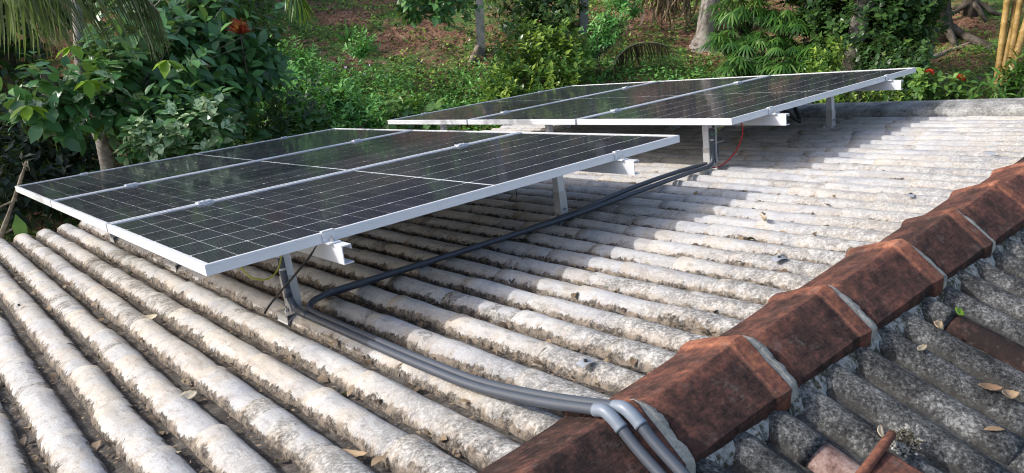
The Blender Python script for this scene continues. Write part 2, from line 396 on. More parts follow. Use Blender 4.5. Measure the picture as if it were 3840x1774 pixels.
M_BARK = rough_mat('pale_bark', [(0.36, (0.06, 0.05, 0.04)), (0.48, (0.20, 0.175, 0.15)), (0.6, (0.38, 0.35, 0.31))], 40, 6, bd=0.02)
M_BARKD = rough_mat('dark_bark', [(0.36, (0.02, 0.016, 0.012)), (0.5, (0.075, 0.06, 0.045)), (0.62, (0.15, 0.13, 0.10))], 40, 6, bd=0.02)
M_COCOB = rough_mat('coconut_bark', [(0.36, (0.10, 0.08, 0.065)), (0.48, (0.27, 0.235, 0.20)), (0.6, (0.42, 0.38, 0.34))], 18, 5, bd=0.02)
M_MOTT = rough_mat('mottled_bark', [(0.42, (0.03, 0.027, 0.022)), (0.49, (0.10, 0.09, 0.075)), (0.55, (0.17, 0.155, 0.135)), (0.6, (0.33, 0.31, 0.28))], 14, 4, bd=0.02)
M_CONC = rough_mat('concrete_post', [(0.36, (0.10, 0.10, 0.09)), (0.5, (0.24, 0.235, 0.22)), (0.62, (0.34, 0.33, 0.31))], 50, 8)
M_BAMB = rough_mat('yellow_bamboo', [(0.36, (0.12, 0.075, 0.03)), (0.5, (0.26, 0.165, 0.05)), (0.62, (0.38, 0.26, 0.09))], 12, 4, 0.5, 0.2)
M_TWIG = rough_mat('dry_twig', [(0.36, (0.14, 0.10, 0.07)), (0.5, (0.30, 0.24, 0.17)), (0.62, (0.42, 0.36, 0.28))], 60, 12)
# ground: red soil with moss and litter
M_SOIL, nt, b = new_mat('red_soil')
g = nt.nodes.new('ShaderNodeNewGeometry').outputs['Position']
n1 = noise_n(nt, g, 1.1, 6, 0.6); n2 = noise_n(nt, g, 22, 6, 0.7); n3 = noise_n(nt, g, 4.5, 6, 0.65)
soil = ramp(nt, n2, [(0.3, (0.05, 0.025, 0.015)), (0.48, (0.20, 0.095, 0.052)), (0.62, (0.36, 0.20, 0.12)), (0.75, (0.42, 0.31, 0.20))])
moss = ramp(nt, n2, [(0.3, (0.02, 0.045, 0.010)), (0.5, (0.075, 0.15, 0.025)), (0.7, (0.18, 0.27, 0.05))])
mm = maprange(nt, math_n(nt, 'ADD', math_n(nt, 'MULTIPLY', n1, 0.6), math_n(nt, 'MULTIPLY', n3, 0.4)), 0.46, 0.56)
L(nt, mix(nt, mm, soil, moss), b.inputs['Base Color']); b.inputs['Roughness'].default_value = 0.95
bump(nt, n2, b, 0.8, 0.04)

# ------------------------------------------------------------------ ground
def interp(x, xs, ys): return np.interp(x, xs, ys)
def sstep(a, b, x):
    t = np.clip((x - a) / (b - a), 0, 1); return t * t * (3 - 2 * t)
def terrain(X, Y):
    X = np.asarray(X, float); Y = np.asarray(Y, float)
    r = np.hypot(X, Y - CAMW.y); az = np.degrees(np.arctan2(X, Y - CAMW.y))
    lf = interp(r, [0, 11, 14, 18, 60, 200], [.3, .3, 1.3, 2.9, 5.5, 12])
    ce = interp(r, [0, 7, 9.2, 11.2, 12.2, 13.4, 20, 60, 200], [.3, .3, 1.3, 2.35, 2.65, 3.12, 3.6, 6, 12])
    rt = interp(r, [0, 7, 10, 12, 14, 17, 60, 200], [.3, .3, 1.9, 2.25, 2.65, 3.3, 6, 12])
    a = sstep(12, 22, az); c = sstep(58, 68, az); back = 1 - sstep(95, 140, np.abs(az))
    z = lf * (1 - a) + ce * a; z = z * (1 - c) + rt * c
    z = .3 + (z - .3) * back
    z = z + 0.07 * np.sin(X * 1.7 + np.sin(Y * 1.3)) * sstep(7, 9, r) + 0.05 * np.sin(X * 3.9 + 1) * np.sin(Y * 3.3) * sstep(7, 9, r)
    return z
def tz(x, y): return float(terrain(x, y))
def gnd(px, py, rmin=7.5, rmax=40):           # where the pixel's ray meets the ground
    prev = None
    for r in np.arange(rmin, rmax, .1):
        p = at(px, py, r)
        if p.z <= tz(p.x, p.y): return p
    return at(px, py, rmax)
def on_ground(p): return Vector((p.x, p.y, tz(p.x, p.y)))
rr = np.concatenate([np.linspace(0.5, 6, 12), np.linspace(6.5, 22, 156), np.geomspace(22.5, 220, 40)])
th = np.radians(np.concatenate([np.linspace(-5, 95, 401), np.linspace(97, 353, 65)]))
RRm, TH = np.meshgrid(rr, th, indexing='ij')
GX = RRm * np.sin(TH); GY = RRm * np.cos(TH) + CAMW.y; GZ = terrain(GX, GY)
fine = np.array([noise.fractal(Vector((x * 1.6, y * 1.6, 0)), 0.8, 2.0, 5) for x, y in zip(GX.ravel(), GY.ravel())]).reshape(GX.shape)
GZ = GZ + fine * 0.06 * sstep(6, 9, RRm) * (1 - sstep(40, 80, RRm))
nr, nth = RRm.shape
idx = np.arange(nr * nth).reshape(nr, nth)
Fq = np.stack([idx[:-1, :], idx[1:, :], np.roll(idx, -1, 1)[1:, :], np.roll(idx, -1, 1)[:-1, :]], -1).reshape(-1, 4)
V = np.stack([GX, GY, GZ], -1).reshape(-1, 3)
V = np.vstack([V, [[0, CAMW.y, .3]]]); c0 = len(V) - 1
gm = mesh('ground', V, Fq, True)
o = link('ground', gm, None, M_SOIL); tag(o, kind='structure', label='reddish soil bank and garden ground behind the house')

# ------------------------------------------------------------------ roof tiles
PITCH, X0R = 0.1425, 0.6006
EAVE, RIDGE = 6.36, 1.042
NS, NL = 12, 7
def tile_mesh(name, seed, Lt=0.445, ns=NS, nl=NL, amp=0.004, endcap=True, zslope=0.0, th=0.009):
    V = []; H = []
    for j in range(nl + 1):
        t = j / nl; y = t * Lt
        rx = 0.0535 + 0.0030 * t; rz = 0.0435 + 0.002 * t
        for i in range(ns + 1):
            a = math.radians(-97 + 194 * i / ns)
            q = noise.noise(Vector((math.sin(a) * 1.4 + seed * 9.1, y * 7, math.cos(a) * 1.2))) + 0.5 * noise.noise(Vector((a * 3 + seed, y * 22, 3.3)))
            V.append(((rx + amp * q) * math.sin(a), y, (rz + amp * q) * max(-.2, math.cos(a)) ** 1.0 - 0.0420 + 0.0035 * t)); H.append(max(0.0, math.cos(a)))
    F = [(j * (ns + 1) + i, j * (ns + 1) + i + 1, (j + 1) * (ns + 1) + i + 1, (j + 1) * (ns + 1) + i) for j in range(nl) for i in range(ns)]
    b = nl * (ns + 1); c = len(V)
    for i in range(ns + 1):
        x, y, z = V[b + i]; a = math.radians(-97 + 194 * i / ns)
        V.append((x - th * math.sin(a), y - .001, z - th * math.cos(a))); H.append(0.3)
    F += [(b + i, b + i + 1, c + i + 1, c + i) for i in range(ns)]
    F = [f[::-1] for f in F]
    return V, F, H
NV = 14
protos = []
for k in range(NV):
    V, F, H = tile_mesh('roof_tile', k)
    me = mesh('roof_tile', V, F, True, vattr={'hgt': H}); me.materials.append(M_TILE); protos.append(me)
lowV, lowF, lowH = tile_mesh('x', 3.3, ns=10, nl=5)
lowV = np.array(lowV, dtype=np.float32); lowF = np.array(lowF); lowH = np.array(lowH)
COURSE = 0.4055
tiles = []
CAMR = Vector((0, 0, HC))
VIEWF = Vector(CR[:, 2])
for k in range(-13, 35):
    x = X0R + PITCH * k + random.uniform(-.004, .004)
    yend = EAVE + random.uniform(-.015, .015)
    j = 0
    while yend > 1.16:
        Lt = 0.465; ys = yend - Lt
        if ys < 1.08 : ys = 1.08
        c = Vector((x, (ys + yend) / 2, 0)); v = c - CAMR
        d = v.length; cosv = v.normalized().dot(VIEWF)
        # apparent size for the choice of the 300 largest; the ones out of the picture last
        u = np.linalg.solve(CR, np.array([v.x, v.y, v.z])); px = 1920 + FPX * u[0] / max(.01, u[2]); py = 887 + FPX * u[1] / max(.01, u[2])
        vis = (-150 < px < 3990) and (0 < py < 1900) and u[2] > 0
        hid = (0.9 < x < 3.2 and 2.7 < c.y < 5.9)
        tiles.append((0 if vis else 1, d + (3 if hid else 0), x, ys, yend))
        if j == 0 or ys > 1.6: pass
        yend = yend - COURSE + random.uniform(-.035, .035); j += 1
tiles.sort()
sV = []; sF = []; sH = []; sR = []; nb = 0
for i, (vis, d, x, ys, ye) in enumerate(tiles):
    sc = (ye - ys) / 0.445
    rz = random.uniform(-.012, .012); ry = random.uniform(-.03, .03)
    M = Matrix.Translation((x, ys, random.uniform(-.0025, .0025))) @ Matrix.Rotation(rz, 4, 'Z') @ Matrix.Rotation(ry, 4, 'Y') @ Matrix.Diagonal((1, sc, 1, 1))
    if i < 300:
        link('roof_tile', protos[i % NV], roof, None, M)
    else:
        A = np.array(M); v = lowV @ A[:3, :3].T + A[:3, 3]
        v[:, 2] += 0.0015 * np.sin(v[:, 1] * 20 + i) ; v[:, 0] += 0.0015 * np.sin(v[:, 1] * 27 + i * 2)
        sV.append(v); sF.append(lowF + nb); sH.append(lowH); sR.append(np.full(len(lowF), random.random())); nb += len(v)
me = mesh('roof_tile_field', np.vstack(sV), np.vstack(sF), True, fattr={'rnd': np.concatenate(sR)}, vattr={'hgt': np.concatenate(sH)})
o = link('roof_tile_field', me, roof, M_TILES); tag(o, kind='stuff', label='far whitewashed tile rows of the same slope')

# dirt lying in the valleys
V = []; nx = 200; 
xs = np.linspace(X0R - PITCH * 13.5, X0R + PITCH * 34.6, 48 * 6 + 1); ysv = np.linspace(1.1, EAVE - .02, 260)
GXv, GYv = np.meshgrid(xs, ysv, indexing='ij')
nz = np.array([noise.fractal(Vector((x * 9, y * 9, 1)), 0.7, 2.0, 5) for x, y in zip(GXv.ravel(), GYv.ravel())]).reshape(GXv.shape)
GZv = -0.0375 + 0.009 * nz
idx = np.arange(GXv.size).reshape(GXv.shape)
Fq = np.stack([idx[:-1, :-1], idx[1:, :-1], idx[1:, 1:], idx[:-1, 1:]], -1).reshape(-1, 4)
o = link('gutter_dirt', mesh('gutter_dirt', np.stack([GXv, GYv, GZv], -1).reshape(-1, 3), Fq, True), roof, M_DIRT); tag(o, kind='stuff', label='dark dirt and litter lying between the tile rows')

# flakes of litter on the dirt
def flakes(n, xr, yr, size, zoff, seedn, plane=0):
    r = np.random.default_rng(seedn)
    k = r.integers(-9, 30, n); x = X0R + PITCH * (k + .5) + r.normal(0, .011, n); y = r.uniform(yr[0], yr[1], n) ** 1.0
    s = size * r.uniform(.35, 1.3, n)
    a = r.uniform(0, 2 * PI, n); T = np.array([[-.6, -.3, 0], [.5, -.45, .1], [.7, .35, 0.02], [-.35, .5, .14]])
    ca, sa = np.cos(a), np.sin(a)
    P = T[None] * s[:, None, None] * r.uniform(.5, 1.3, (n, 4, 1))
    X = P[..., 0] * ca[:, None] - P[..., 1] * sa[:, None] + x[:, None]; Y = P[..., 0] * sa[:, None] + P[..., 1] * ca[:, None] + y[:, None]
    Z = P[..., 2] + zoff + r.normal(0, .003, n)[:, None] + np.abs(X - x[:, None]) * .3
    V = np.stack([X, Y, Z], -1).reshape(-1, 3); F = np.arange(n * 4).reshape(n, 4)
    return V, F, r.random(n)
V, F, R_ = flakes(9000, None, (1.2, 6.3), .010, -.026, 5)
o = link('roof_litter', mesh('roof_litter', V, F, False, fattr={'rnd': R_}), roof, M_DRY); tag(o, kind='stuff', label='crumbled dry leaf litter in the valleys between tile rows')

r_l = np.random.default_rng(19); n = 620; kk = r_l.integers(-9, 20, n)
LX = X0R + PITCH * (kk + .5) + r_l.normal(0, .010, n); LY = 1.25 + 4.9 * r_l.random(n) ** 1.2
LITTER = (np.stack([LX, LY, -.024 + r_l.random(n) * .012], -1), np.stack([r_l.normal(0, .35, n), r_l.normal(0, 1, n), r_l.normal(0, .15, n)], -1), np.stack([r_l.normal(0, .35, n), r_l.normal(0, .2, n), np.ones(n)], -1), r_l.uniform(.018, .048, n))
# eave: mortar discs closing the tile ends, batten and wall
mb = MB()
for k in range(-13, 35):
    x = X0R + PITCH * k
    pts = [(x + .058 * math.sin(math.radians(a)), .040 * math.cos(math.radians(a)) - .042) for a in range(-90, 91, 18)]
    mb.prism(pts, EAVE - .05, EAVE - .035)
mb.build('eave_mortar', M_MORTAR, roof)
mb = MB(); mb.box((X0R - PITCH * 13.7, EAVE - .045, -.062), (X0R + PITCH * 34.8, EAVE - .01, -.052)); mb.box((X0R - PITCH * 13.7, EAVE - .3, -.13), (X0R + PITCH * 34.8, EAVE - .03, -.064))
mb.build('eave_batten', M_ALU2, roof)

# ---- second slope (towards the viewer)
def up2(x, d, h): # d: distance down the second slope from the ridge line, h above its crest plane
    al = 2 * TAU
    return Vector((x, RIDGE - d * math.cos(al) - h * math.sin(al) * -1 * -1, -d * math.sin(al) + h * math.cos(al)))
def second_pt(px, py, h=0.0):
    v = ray(px, py); al = 2 * TAU
    # plane through the ridge line falling with 2*TAU, raised by h
    s = -(HC + math.tan(al) * RIDGE - h / math.cos(al)) / (v[2] - math.tan(al) * v[1])
    return Vector((v[0] * s, v[1] * s, v[2] * s + HC))
M2 = Matrix.Translation((0, RIDGE, 0)) @ Matrix.Rotation(2 * TAU, 4, 'X') @ Matrix.Rotation(PI, 4, 'Z')   # local +y runs down the slope, local x is reversed
gproto = []
for k in range(10):
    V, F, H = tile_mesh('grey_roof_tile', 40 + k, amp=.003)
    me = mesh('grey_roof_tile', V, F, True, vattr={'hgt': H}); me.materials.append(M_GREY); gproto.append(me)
mt = tile_mesh('t', 80); tme = mesh('terracotta_roof_tile', mt[0], mt[1], True, vattr={'hgt': mt[2], 'wear': [-.25] * len(mt[0])}); tme.materials.append(M_TERRA)
XG = 1.585
tme2 = tme.copy(); tme2.materials.clear(); tme2.materials.append(rough_mat('worn_pink_clay', [(0.40, (0.09, 0.055, 0.045)), (0.48, (0.20, 0.125, 0.105)), (0.56, (0.30, 0.21, 0.18)), (0.64, (0.42, 0.38, 0.34))], 60, 16))
M2i = M2.inverted(); TERR = []
for q in ((3585, 1150), (2995, 1700)):
    w_ = second_pt(*q); l_ = M2i @ w_; TERR.append((w_.x, l_.y))
cnt = 0
for k in range(-8, 22):
    x = XG + PITCH * k
    y = 0.12
    j = 0
    tr_ = [ty for tx, ty in TERR if abs(x - tx) < PITCH * .5]
    if tr_: y = .09
    while y < 2.6:
        sy_ = (tr_[0] + .02 - y) / .445 if (tr_ and j == 0) else 1.0
        M = M2 @ Matrix.Translation((-x, y, random.uniform(-.003, .003))) @ Matrix.Rotation(random.uniform(-.012, .012), 4, 'Z') @ Matrix.Diagonal((1, sy_, 1, 1))
        terra = bool(tr_) and j == 1
        o = link('roof_tile', (tme if x > 1.6 else tme2) if terra else gproto[(k * 7 + j * 3) % 10], roof, None, M)
        if terra: tag(o, label='bare brown terracotta tile among the grey ones' if x > 1.6 else 'worn pinkish tile among the grey ones at the bottom edge')
        y = tr_[0] if (tr_ and j == 0) else y + 0.42 + random.uniform(-.02, .02); j += 1
xs = np.linspace(0.2, 5.2, 220); ysv = np.linspace(.05, 2.6, 160)
GXv, GYv = np.meshgrid(xs, ysv, indexing='ij')
nz = np.array([noise.fractal(Vector((x * 9, y * 9, 4)), 0.7, 2.0, 4) for x, y in zip(GXv.ravel(), GYv.ravel())]).reshape(GXv.shape)
idx = np.arange(GXv.size).reshape(GXv.shape)
Fq = np.stack([idx[:-1, :-1], idx[:-1, 1:], idx[1:, 1:], idx[1:, :-1]], -1).reshape(-1, 4)
o = link('grey_gutter_dirt', mesh('gd', np.stack([-GXv, GYv, -0.034 + 0.009 * nz], -1).reshape(-1, 3), Fq, True), roof, M_GREY, M2); tag(o, kind='stuff', label='grit between the grey tile rows on the near slope')

# ---- ridge caps
CT, ST = math.cos(TAU), math.sin(TAU)
def sec(h, v): return (1.024 + CT * h - ST * v, 0.080 + ST * h + CT * v)     # gravity-true section -> roof frame (y, z)
def section(w, drop, lip):
    # half width w, fall of the slope, height of the lower lip; rounded apex
    P = [(-w - .006, -drop - lip), (-w, -drop), (-w * .75, -drop * .735), (-w * .5, -drop * .475), (-w * .25, -drop * .23), (-w * .1, -drop * .06), (0, 0)]
    return P + [(-a, b) for a, b in P[-2::-1]]
caps = [0.62, 1.088, 1.503, 1.927, 2.407, 2.825, 3.288, 3.735, 4.19, 4.63, 5.08]
def ridge_tile(x0, x1, seed):
    Lc = x1 - x0
    st = [(0, .128, .075, .045, -.016), (.25, .130, .076, .046, -.010), (.5, .132, .077, .047, -.005), (.75, .134, .078, .048, 0.0), (.845, .136, .079, .050, 0.004), (.866, .143, .081, .057, .011), (.93, .146, .083, .060, .015), (.985, .146, .083, .060, .015), (1.0, .142, .081, .057, .011)]
    V = []; W = []; n = 13; kw = random.uniform(.97, 1.03); kz = random.uniform(-.004, .004)
    for t, w, dr, lip, dz in st:
        w = w * kw; dz = dz + kz
        for q, (h, v) in enumerate(section(w, dr, lip)):
            nn = noise.noise(Vector((t * 5 + seed * 7, h * 12, v * 12)))
            y, z = sec(h, v + dz + .003 * nn)
            V.append((x0 + t * Lc + (.003 + .004 * (t > .99)) * noise.noise(Vector((h * 34, seed * 3.1, t))), y, z))
            edge = max(0, 1 - abs(abs(h) / w - 0) * 4)
            W.append((0.75 if t > .855 else 0.0) + 0.35 * edge + (0.15 if h > 0 else 0))
    F = [(j * n + i, (j + 1) * n + i, (j + 1) * n + i + 1, j * n + i + 1) for j in range(len(st) - 1) for i in range(n - 1)]
    b = (len(st) - 1) * n; c = len(V)
    for i in range(n):
        x, y, z = V[b + i]; cy, cz = sec(0, -.09); V.append((x, y + (cy - y) * .12, z + (cz - z) * .12)); W.append(.8)
    F += [(b + i, c + i, c + i + 1, b + i + 1) for i in range(n - 1)]
    # far underside closing face
    me = mesh('ridge_tile', V, F, True, vattr={'wear': W}); me.set_sharp_from_angle(angle=math.radians(24))
    o = link('ridge_tile', me, roof, M_TERRA)
    bev = o.modifiers.new('solid', 'SOLIDIFY'); bev.thickness = .012; bev.offset = -1
    return o
for i in range(len(caps) - 1): ridge_tile(caps[i] + .012, caps[i + 1], i)
# mortar collars between caps
for i in range(1, len(caps) - 1):
    x = caps[i]; V = []; n = 0
    prof = section(.140, .081, .056)
    S = []
    for a in range(len(prof) - 1):
        for s in range(4): 
            t = s / 4; S.append((prof[a][0] * (1 - t) + prof[a + 1][0] * t, prof[a][1] * (1 - t) + prof[a + 1][1] * t))
    S.append(prof[-1])
    n = len(S)
    for q, (h, v) in enumerate(S):
        side = 1.0 if h < 0 else .35
        wd = .014 + .026 * side * min(1, abs(h) / .05 + .2) + .009 * noise.fractal(Vector((i * 5, h * 30, v * 30)), .8, 2, 4)
        for dx, dv in ((-.004, .006), (wd * .55, .006 + .003 * noise.noise(Vector((i, h * 40, 1)))), (wd, .001), (wd + .004, -.02)):
            y, z = sec(h * 1.015, v + dv); V.append((x + dx + .002 * noise.noise(Vector((h * 70, i, dx * 50))), y, z))
    F = [(j * 4 + q, j * 4 + q + 1, (j + 1) * 4 + q + 1, (j + 1) * 4 + q) for j in range(n - 1) for q in range(3)]
    link('mortar_joint', mesh('mortar_joint', V, [f[::-1] for f in F], True), roof, M_MORTAR)
# mortar bedding along both sides of the ridge
def bed(name, side, mat):
    xs = np.arange(0.3, 5.0, .008); V = []
    for x in xs:
        nn = noise.fractal(Vector((x * 11, side * 3, 0)), .8, 2, 5); n2 = noise.fractal(Vector((x * 40, side, 5)), .8, 2, 3)
        if side < 0:
            y0, z0 = sec(-.132, -.118)
            ring = [(y0 + .02, z0 + .03), (y0 - .003, z0 + .008), (y0 - .020 - .012 * nn - .004 * n2, z0 - .006), (y0 - .030 - .022 * nn - .006 * n2, z0 - .03), (y0 - .034 - .024 * nn, z0 - .075)]
        else:
            y0, z0 = sec(.132, -.112)
            ring = [(y0 - .02, z0 + .02), (y0 + .002, z0 + .003), (y0 + .008 + .006 * nn, z0 - .012), (y0 + .012 + .008 * nn, z0 - .05)]
        V += [(x, a, c) for a, c in ring]
    m = 5 if side < 0 else 4
    F = np.array([(j * m + q, j * m + q + 1, (j + 1) * m + q + 1, (j + 1) * m + q) for j in range(len(xs) - 1) for q in range(m - 1)])
    if side > 0: F = F[:, ::-1]
    link(name, mesh(name, V, F, True), roof, mat)
bed('mortar_bed', -1, M_MORTAR2); bed('mortar_bed', 1, M_MORTAR)
# verge cap and gable, walls
mb = MB(); n = 60
V = []; ysv = np.linspace(0.7, EAVE + .05, 200)
for y in ysv:
    a = noise.noise(Vector((y * 3, 0, 0))) * .004; c = noise.noise(Vector((y * 14, 1, 0))) * .004
    V += [(5.56 + c, y, -.05), (5.545 + c, y, .012 + a), (5.56 + a, y, .030 + c), (5.66, y, .052 + a), (5.85, y, .060 + c), (6.02, y, .030), (6.03, y, -.2)]
F = np.array([(j * 7 + q, j * 7 + q + 1, (j + 1) * 7 + q + 1, (j + 1) * 7 + q) for j in range(199) for q in range(6)])
o = link('verge_cap', mesh('verge_cap', V, F[:, ::-1], True), roof, M_VERGE); tag(o, label='rough grey cement verge along the far gable edge')
house = bpy.data.objects.new('house_wall', None)
mb = MB()
ye = (RF @ Vector((0, EAVE, 0))).y
mb.box((-1.2, -2.0, .2), (5.85, ye - .25, 2.15)); 
o = mb.build('house_wall', M_WALL); tag(o, 'pale plastered house wall carrying the tiled roof', 'wall'); bpy.data.objects.remove(house)

# ------------------------------------------------------------------ solar panels
PW, PL, PH = 1.134, 2.279, .035
cellL, cellW = .0903, .1764
def cell_mesh(flip):
    h = .0006; a, b_ = cellL / 2, cellW / 2; c = .0045
    if flip: P = [(-a, -b_), (a - c, -b_), (a, -b_ + c), (a, b_ - c), (a - c, b_), (-a, b_)]
    else: P = [(-a + c, -b_), (a, -b_), (a, b_), (-a + c, b_), (-a, b_ - c), (-a, -b_ + c)]
    V = [(x, y, 0) for x, y in P] + [(x, y, h) for x, y in P]
    F = [tuple(range(6, 12)), tuple(range(5, -1, -1))] + [(i, (i + 1) % 6, 6 + (i + 1) % 6, 6 + i) for i in range(6)]
    me = mesh('solar_cell', V, F); me.materials.append(M_CELL); return me
cellm = [cell_mesh(0), cell_mesh(1)]
def ring_frame():
    mb = MB(); lip = .0115
    def rect(x0, y0, x1, y1): return [(x0, y0), (x1, y0), (x1, y1), (x0, y1)]
    o_ = rect(0, 0, PL, PW); i_ = rect(lip, lip, PL - lip, PW - lip); f_ = rect(.03, .03, PL - .03, PW - .03)
    c = .001
    oo = rect(c, c, PL - c, PW - c)
    V = [(x, y, 0) for x, y in oo] + [(x, y, 0) for x, y in i_] + [(x, y, -c) for x, y in o_] + [(x, y, -PH) for x, y in o_] + [(x, y, -.0035) for x, y in i_] + [(x, y, -PH) for x, y in f_]
    F = []
    for i in range(4):
        j = (i + 1) % 4
        F += [(i, j, 4 + j, 4 + i), (8 + i, 8 + j, j, i), (12 + i, 12 + j, 8 + j, 8 + i), (4 + i, 4 + j, 16 + j, 16 + i), (20 + i, 20 + j, 12 + j, 12 + i)]
    mb.add(V, F)
    # step line along the outer side of the frame
    for (a, b2, cx, d) in ((0, -.0012, PL, 0), (0, PW, PL, PW + .0012)): mb.box((a + .002, b2, -.010), (cx - .002, d, -.0085))
    for (a, b2, cx, d) in ((-.0012, 0, 0, PW), (PL, 0, PL + .0012, PW)): mb.box((a, b2 + .002, -.010), (cx, d - .002, -.0085))
    return mesh('frame', mb.V, mb.F)
frame_me = ring_frame(); frame_me.materials.append(M_ALU)
mb = MB(); mb.box((.0118, .0118, -.0085), (PL - .0118, PW - .0118, -.0065)); back_me = mesh('backsheet', mb.V, mb.F); back_me.materials.append(M_BACK)
glass_me = mesh('glass', [(.0112, .0112, -.0038), (PL - .0112, .0112, -.0038), (PL - .0112, PW - .0112, -.0038), (.0112, PW - .0112, -.0038)], [(0, 1, 2, 3)]); glass_me.materials.append(M_GLASS)
mb = MB(); mb.box((PL / 2 - .05, .5, -.03), (PL / 2 + .05, .62, -.009)); jb_me = mesh('junction_box', mb.V, mb.F); jb_me.materials.append(M_CABLE)
def panel(M, label, group):
    t = empty('solar_panel', M, label, 'solar panel', group)
    link('frame', frame_me, t); link('backsheet', back_me, t); link('glass', glass_me, t); link('junction_box', jb_me, t)
    cx = PL / 2
    for i in range(24):
        x = cx + (i - 11.5) * .0926 + (.006 if i >= 12 else -.006)
        for j in range(6):
            y = PW / 2 + (j - 2.5) * .1838
            link('solar_cell', cellm[i % 2], t, None, Matrix.Translation((x, y, -.0063)))
    return t
def frameM(o, x, y):
    x = Vector(x).normalized(); y = Vector(y); y = (y - x * x.dot(y)).normalized(); z = x.cross(y)
    return Matrix(((x.x, y.x, z.x, o[0]), (x.y, y.y, z.y, o[1]), (x.z, y.z, z.z, o[2]), (0, 0, 0, 1)))
A1 = RF @ frameM((.6261, 2.2331, HC - .5096), (.99985, .0133, -.0111), (-.0132, .9998, .0125))
A2 = RF @ frameM((3.4020, 2.3072, HC - .5378), (.99997, .0046, -.0059), (-.0046, .99997, .0068))
GAP = .020
names = ['nearest the camera', 'middle one', 'farthest towards the trees']
for A, arr, lab in ((A1, 'near', ('solar panel of the near array, closest to the red ridge with the long edge free', 'middle solar panel of the three in the near array', 'solar panel of the near array, on the side of the dark leafy tree')),
                    (A2, 'far', ('solar panel of the far array, closest to the ridge above the red wire', 'middle solar panel of the three in the far array', 'solar panel of the far array, on the side of the soil bank'))):
    for j in range(3):
        panel(A @ Matrix.Translation((0, j * (PW + GAP), 0)), lab[j], 'solar panels on the roof')

# ---- rails, posts and clamps
def rail_profile():   # C channel open towards +x with a sloping web, (x, z)
    return [(-.020, -.062), (.016, -.062), (.016, -.058), (-.0165, -.058), (-.0165, -.004), (.012, -.004), (.012, -.016), (.015, -.016), (.015, 0), (-.020, 0)]
def bracket(t, M, k):
    # foot: saddle bent over the tile crest + vertical plates
    mb = MB()
    pts = []
    for a in range(-70, 71, 14):
        pts.append((.069 * math.sin(math.radians(a)), .050 * math.cos(math.radians(a)) - .042))
    for a in range(70, -71, -14):
        pts.append((.064 * math.sin(math.radians(a)), .045 * math.cos(math.radians(a)) - .042))
    mb.prism(pts, -.045, .045)
    mb.box((-.062, -.045, .007), (-.012, .045, .011)); mb.box((-.062, -.045, -.022), (-.058, .045, .007)); mb.box((-.062, -.045, -.026), (-.044, .045, -.022))
    b_ = mb.build('foot_bracket', M_ALU2, t, False, M)
    mb = MB(); mb.tube([(-.04, 0, .011), (-.04, 0, .022)], .008, 6); mb.tube([(-.04, 0, .020), (-.04, 0, .032)], .004, 6)
    mb.build('bolt', M_STEEL, b_)
def mount(A, zt, xs_, ypost, label, dxp=0.0):
    inv = A.inverted() @ RF
    t = empty('mounting_frame', A, label, 'panel mount', 'aluminium mounts under the solar arrays')
    Ltot = 3 * PW + 2 * GAP
    for xr in xs_:
        mb = MB(); mb.prism(rail_profile(), -.095, Ltot + .08)
        mb.build('rail', M_ALU, t, False, Matrix.Translation((xr + .012, 0, -PH - .001)))
        for yp in ypost:
            # post stands square on the roof below the rail
            top = Vector((xr + dxp, yp, -PH - .06)); Prf = RF.inverted() @ (A @ top)
            kx = round((Prf.x - X0R) / PITCH) * PITCH + X0R
            hgt = Prf.z
            if dxp:
                mb = MB(); mb.box((xr + dxp - .02, yp - .02, -PH - .066), (xr + .02, yp + .02, -PH - .0625)); mb.build('bracket_arm', M_ALU2, t)
            M = inv @ Matrix.Translation((Prf.x, Prf.y, 0.0))
            mb = MB(); mb.box((-.020, -.019, .075), (.020, -.016, hgt + .03)); mb.box((-.020, -.016, .075), (-.017, .019, hgt + .03)); mb.box((-.017, .016, .075), (.020, .019, hgt + .03))
            mb.build('post', M_ALU, t, False, M)
            mb = MB(); mb.box((-.024, -.0225, .005), (.024, -.0195, hgt * .55)); mb.box((-.024, -.0195, .005), (-.021, .022, hgt * .55)); 
            mb.build('post_sleeve', M_ALU2, t, False, M)
            mb = MB(); mb.tube([(0, -.0225, .05), (0, -.031, .05)], .0075, 6); mb.tube([(0, -.031, .05), (0, -.036, .05)], .0045, 6); mb.build('bolt', M_STEEL, t, False, M)
            bracket(t, inv @ Matrix.Translation((kx, Prf.y, 0)), 0)
        # clamps
        for j in range(4):
            if j in (0, 3):
                s = -1 if j == 0 else 1; y0 = 0 if j == 0 else Ltot
                mb = MB()
                ys_ = sorted((y0 + s * .002, y0 + s * .0055)); mb.box((-.022, ys_[0], -PH + .004), (.022, ys_[1], .0045))
                ys_ = sorted((y0 - s * .010, y0 + s * .0055)); mb.box((-.022, ys_[0], .0015), (.022, ys_[1], .0048))
                ys_ = sorted((y0 + s * .002, y0 + s * .040)); mb.box((-.022, ys_[0], -PH), (.022, ys_[1], -PH + .004))
                c = mb.build('end_clamp', M_ALU, t, False, Matrix.Translation((xr, 0, 0)))
                mb = MB(); mb.tube([(0, y0 + s * .022, -PH + .004), (0, y0 + s * .022, -PH + .014)], .0075, 6); mb.tube([(0, y0 + s * .022, -PH + .012), (0, y0 + s * .022, -PH + .024)], .0042, 8); mb.build('bolt', M_STEEL, c)
            else:
                y0 = j * (PW + GAP) - GAP / 2
                mb = MB(); mb.box((-.032, -.019, .0015), (.032, .019, .0048)); mb.box((-.032, -.0085, -.03), (.032, .0085, .0015)); mb.box((-.032, -.019, .0048), (.032, -.016, .0075)); mb.box((-.032, .016, .0048), (.032, .019, .0075))
                c = mb.build('mid_clamp', M_ALU, t, False, Matrix.Translation((xr, y0, 0)))
                mb = MB(); mb.tube([(0, 0, .0048), (0, 0, .0105)], .0065, 6); mb.build('bolt', M_STEEL, c)
    return t
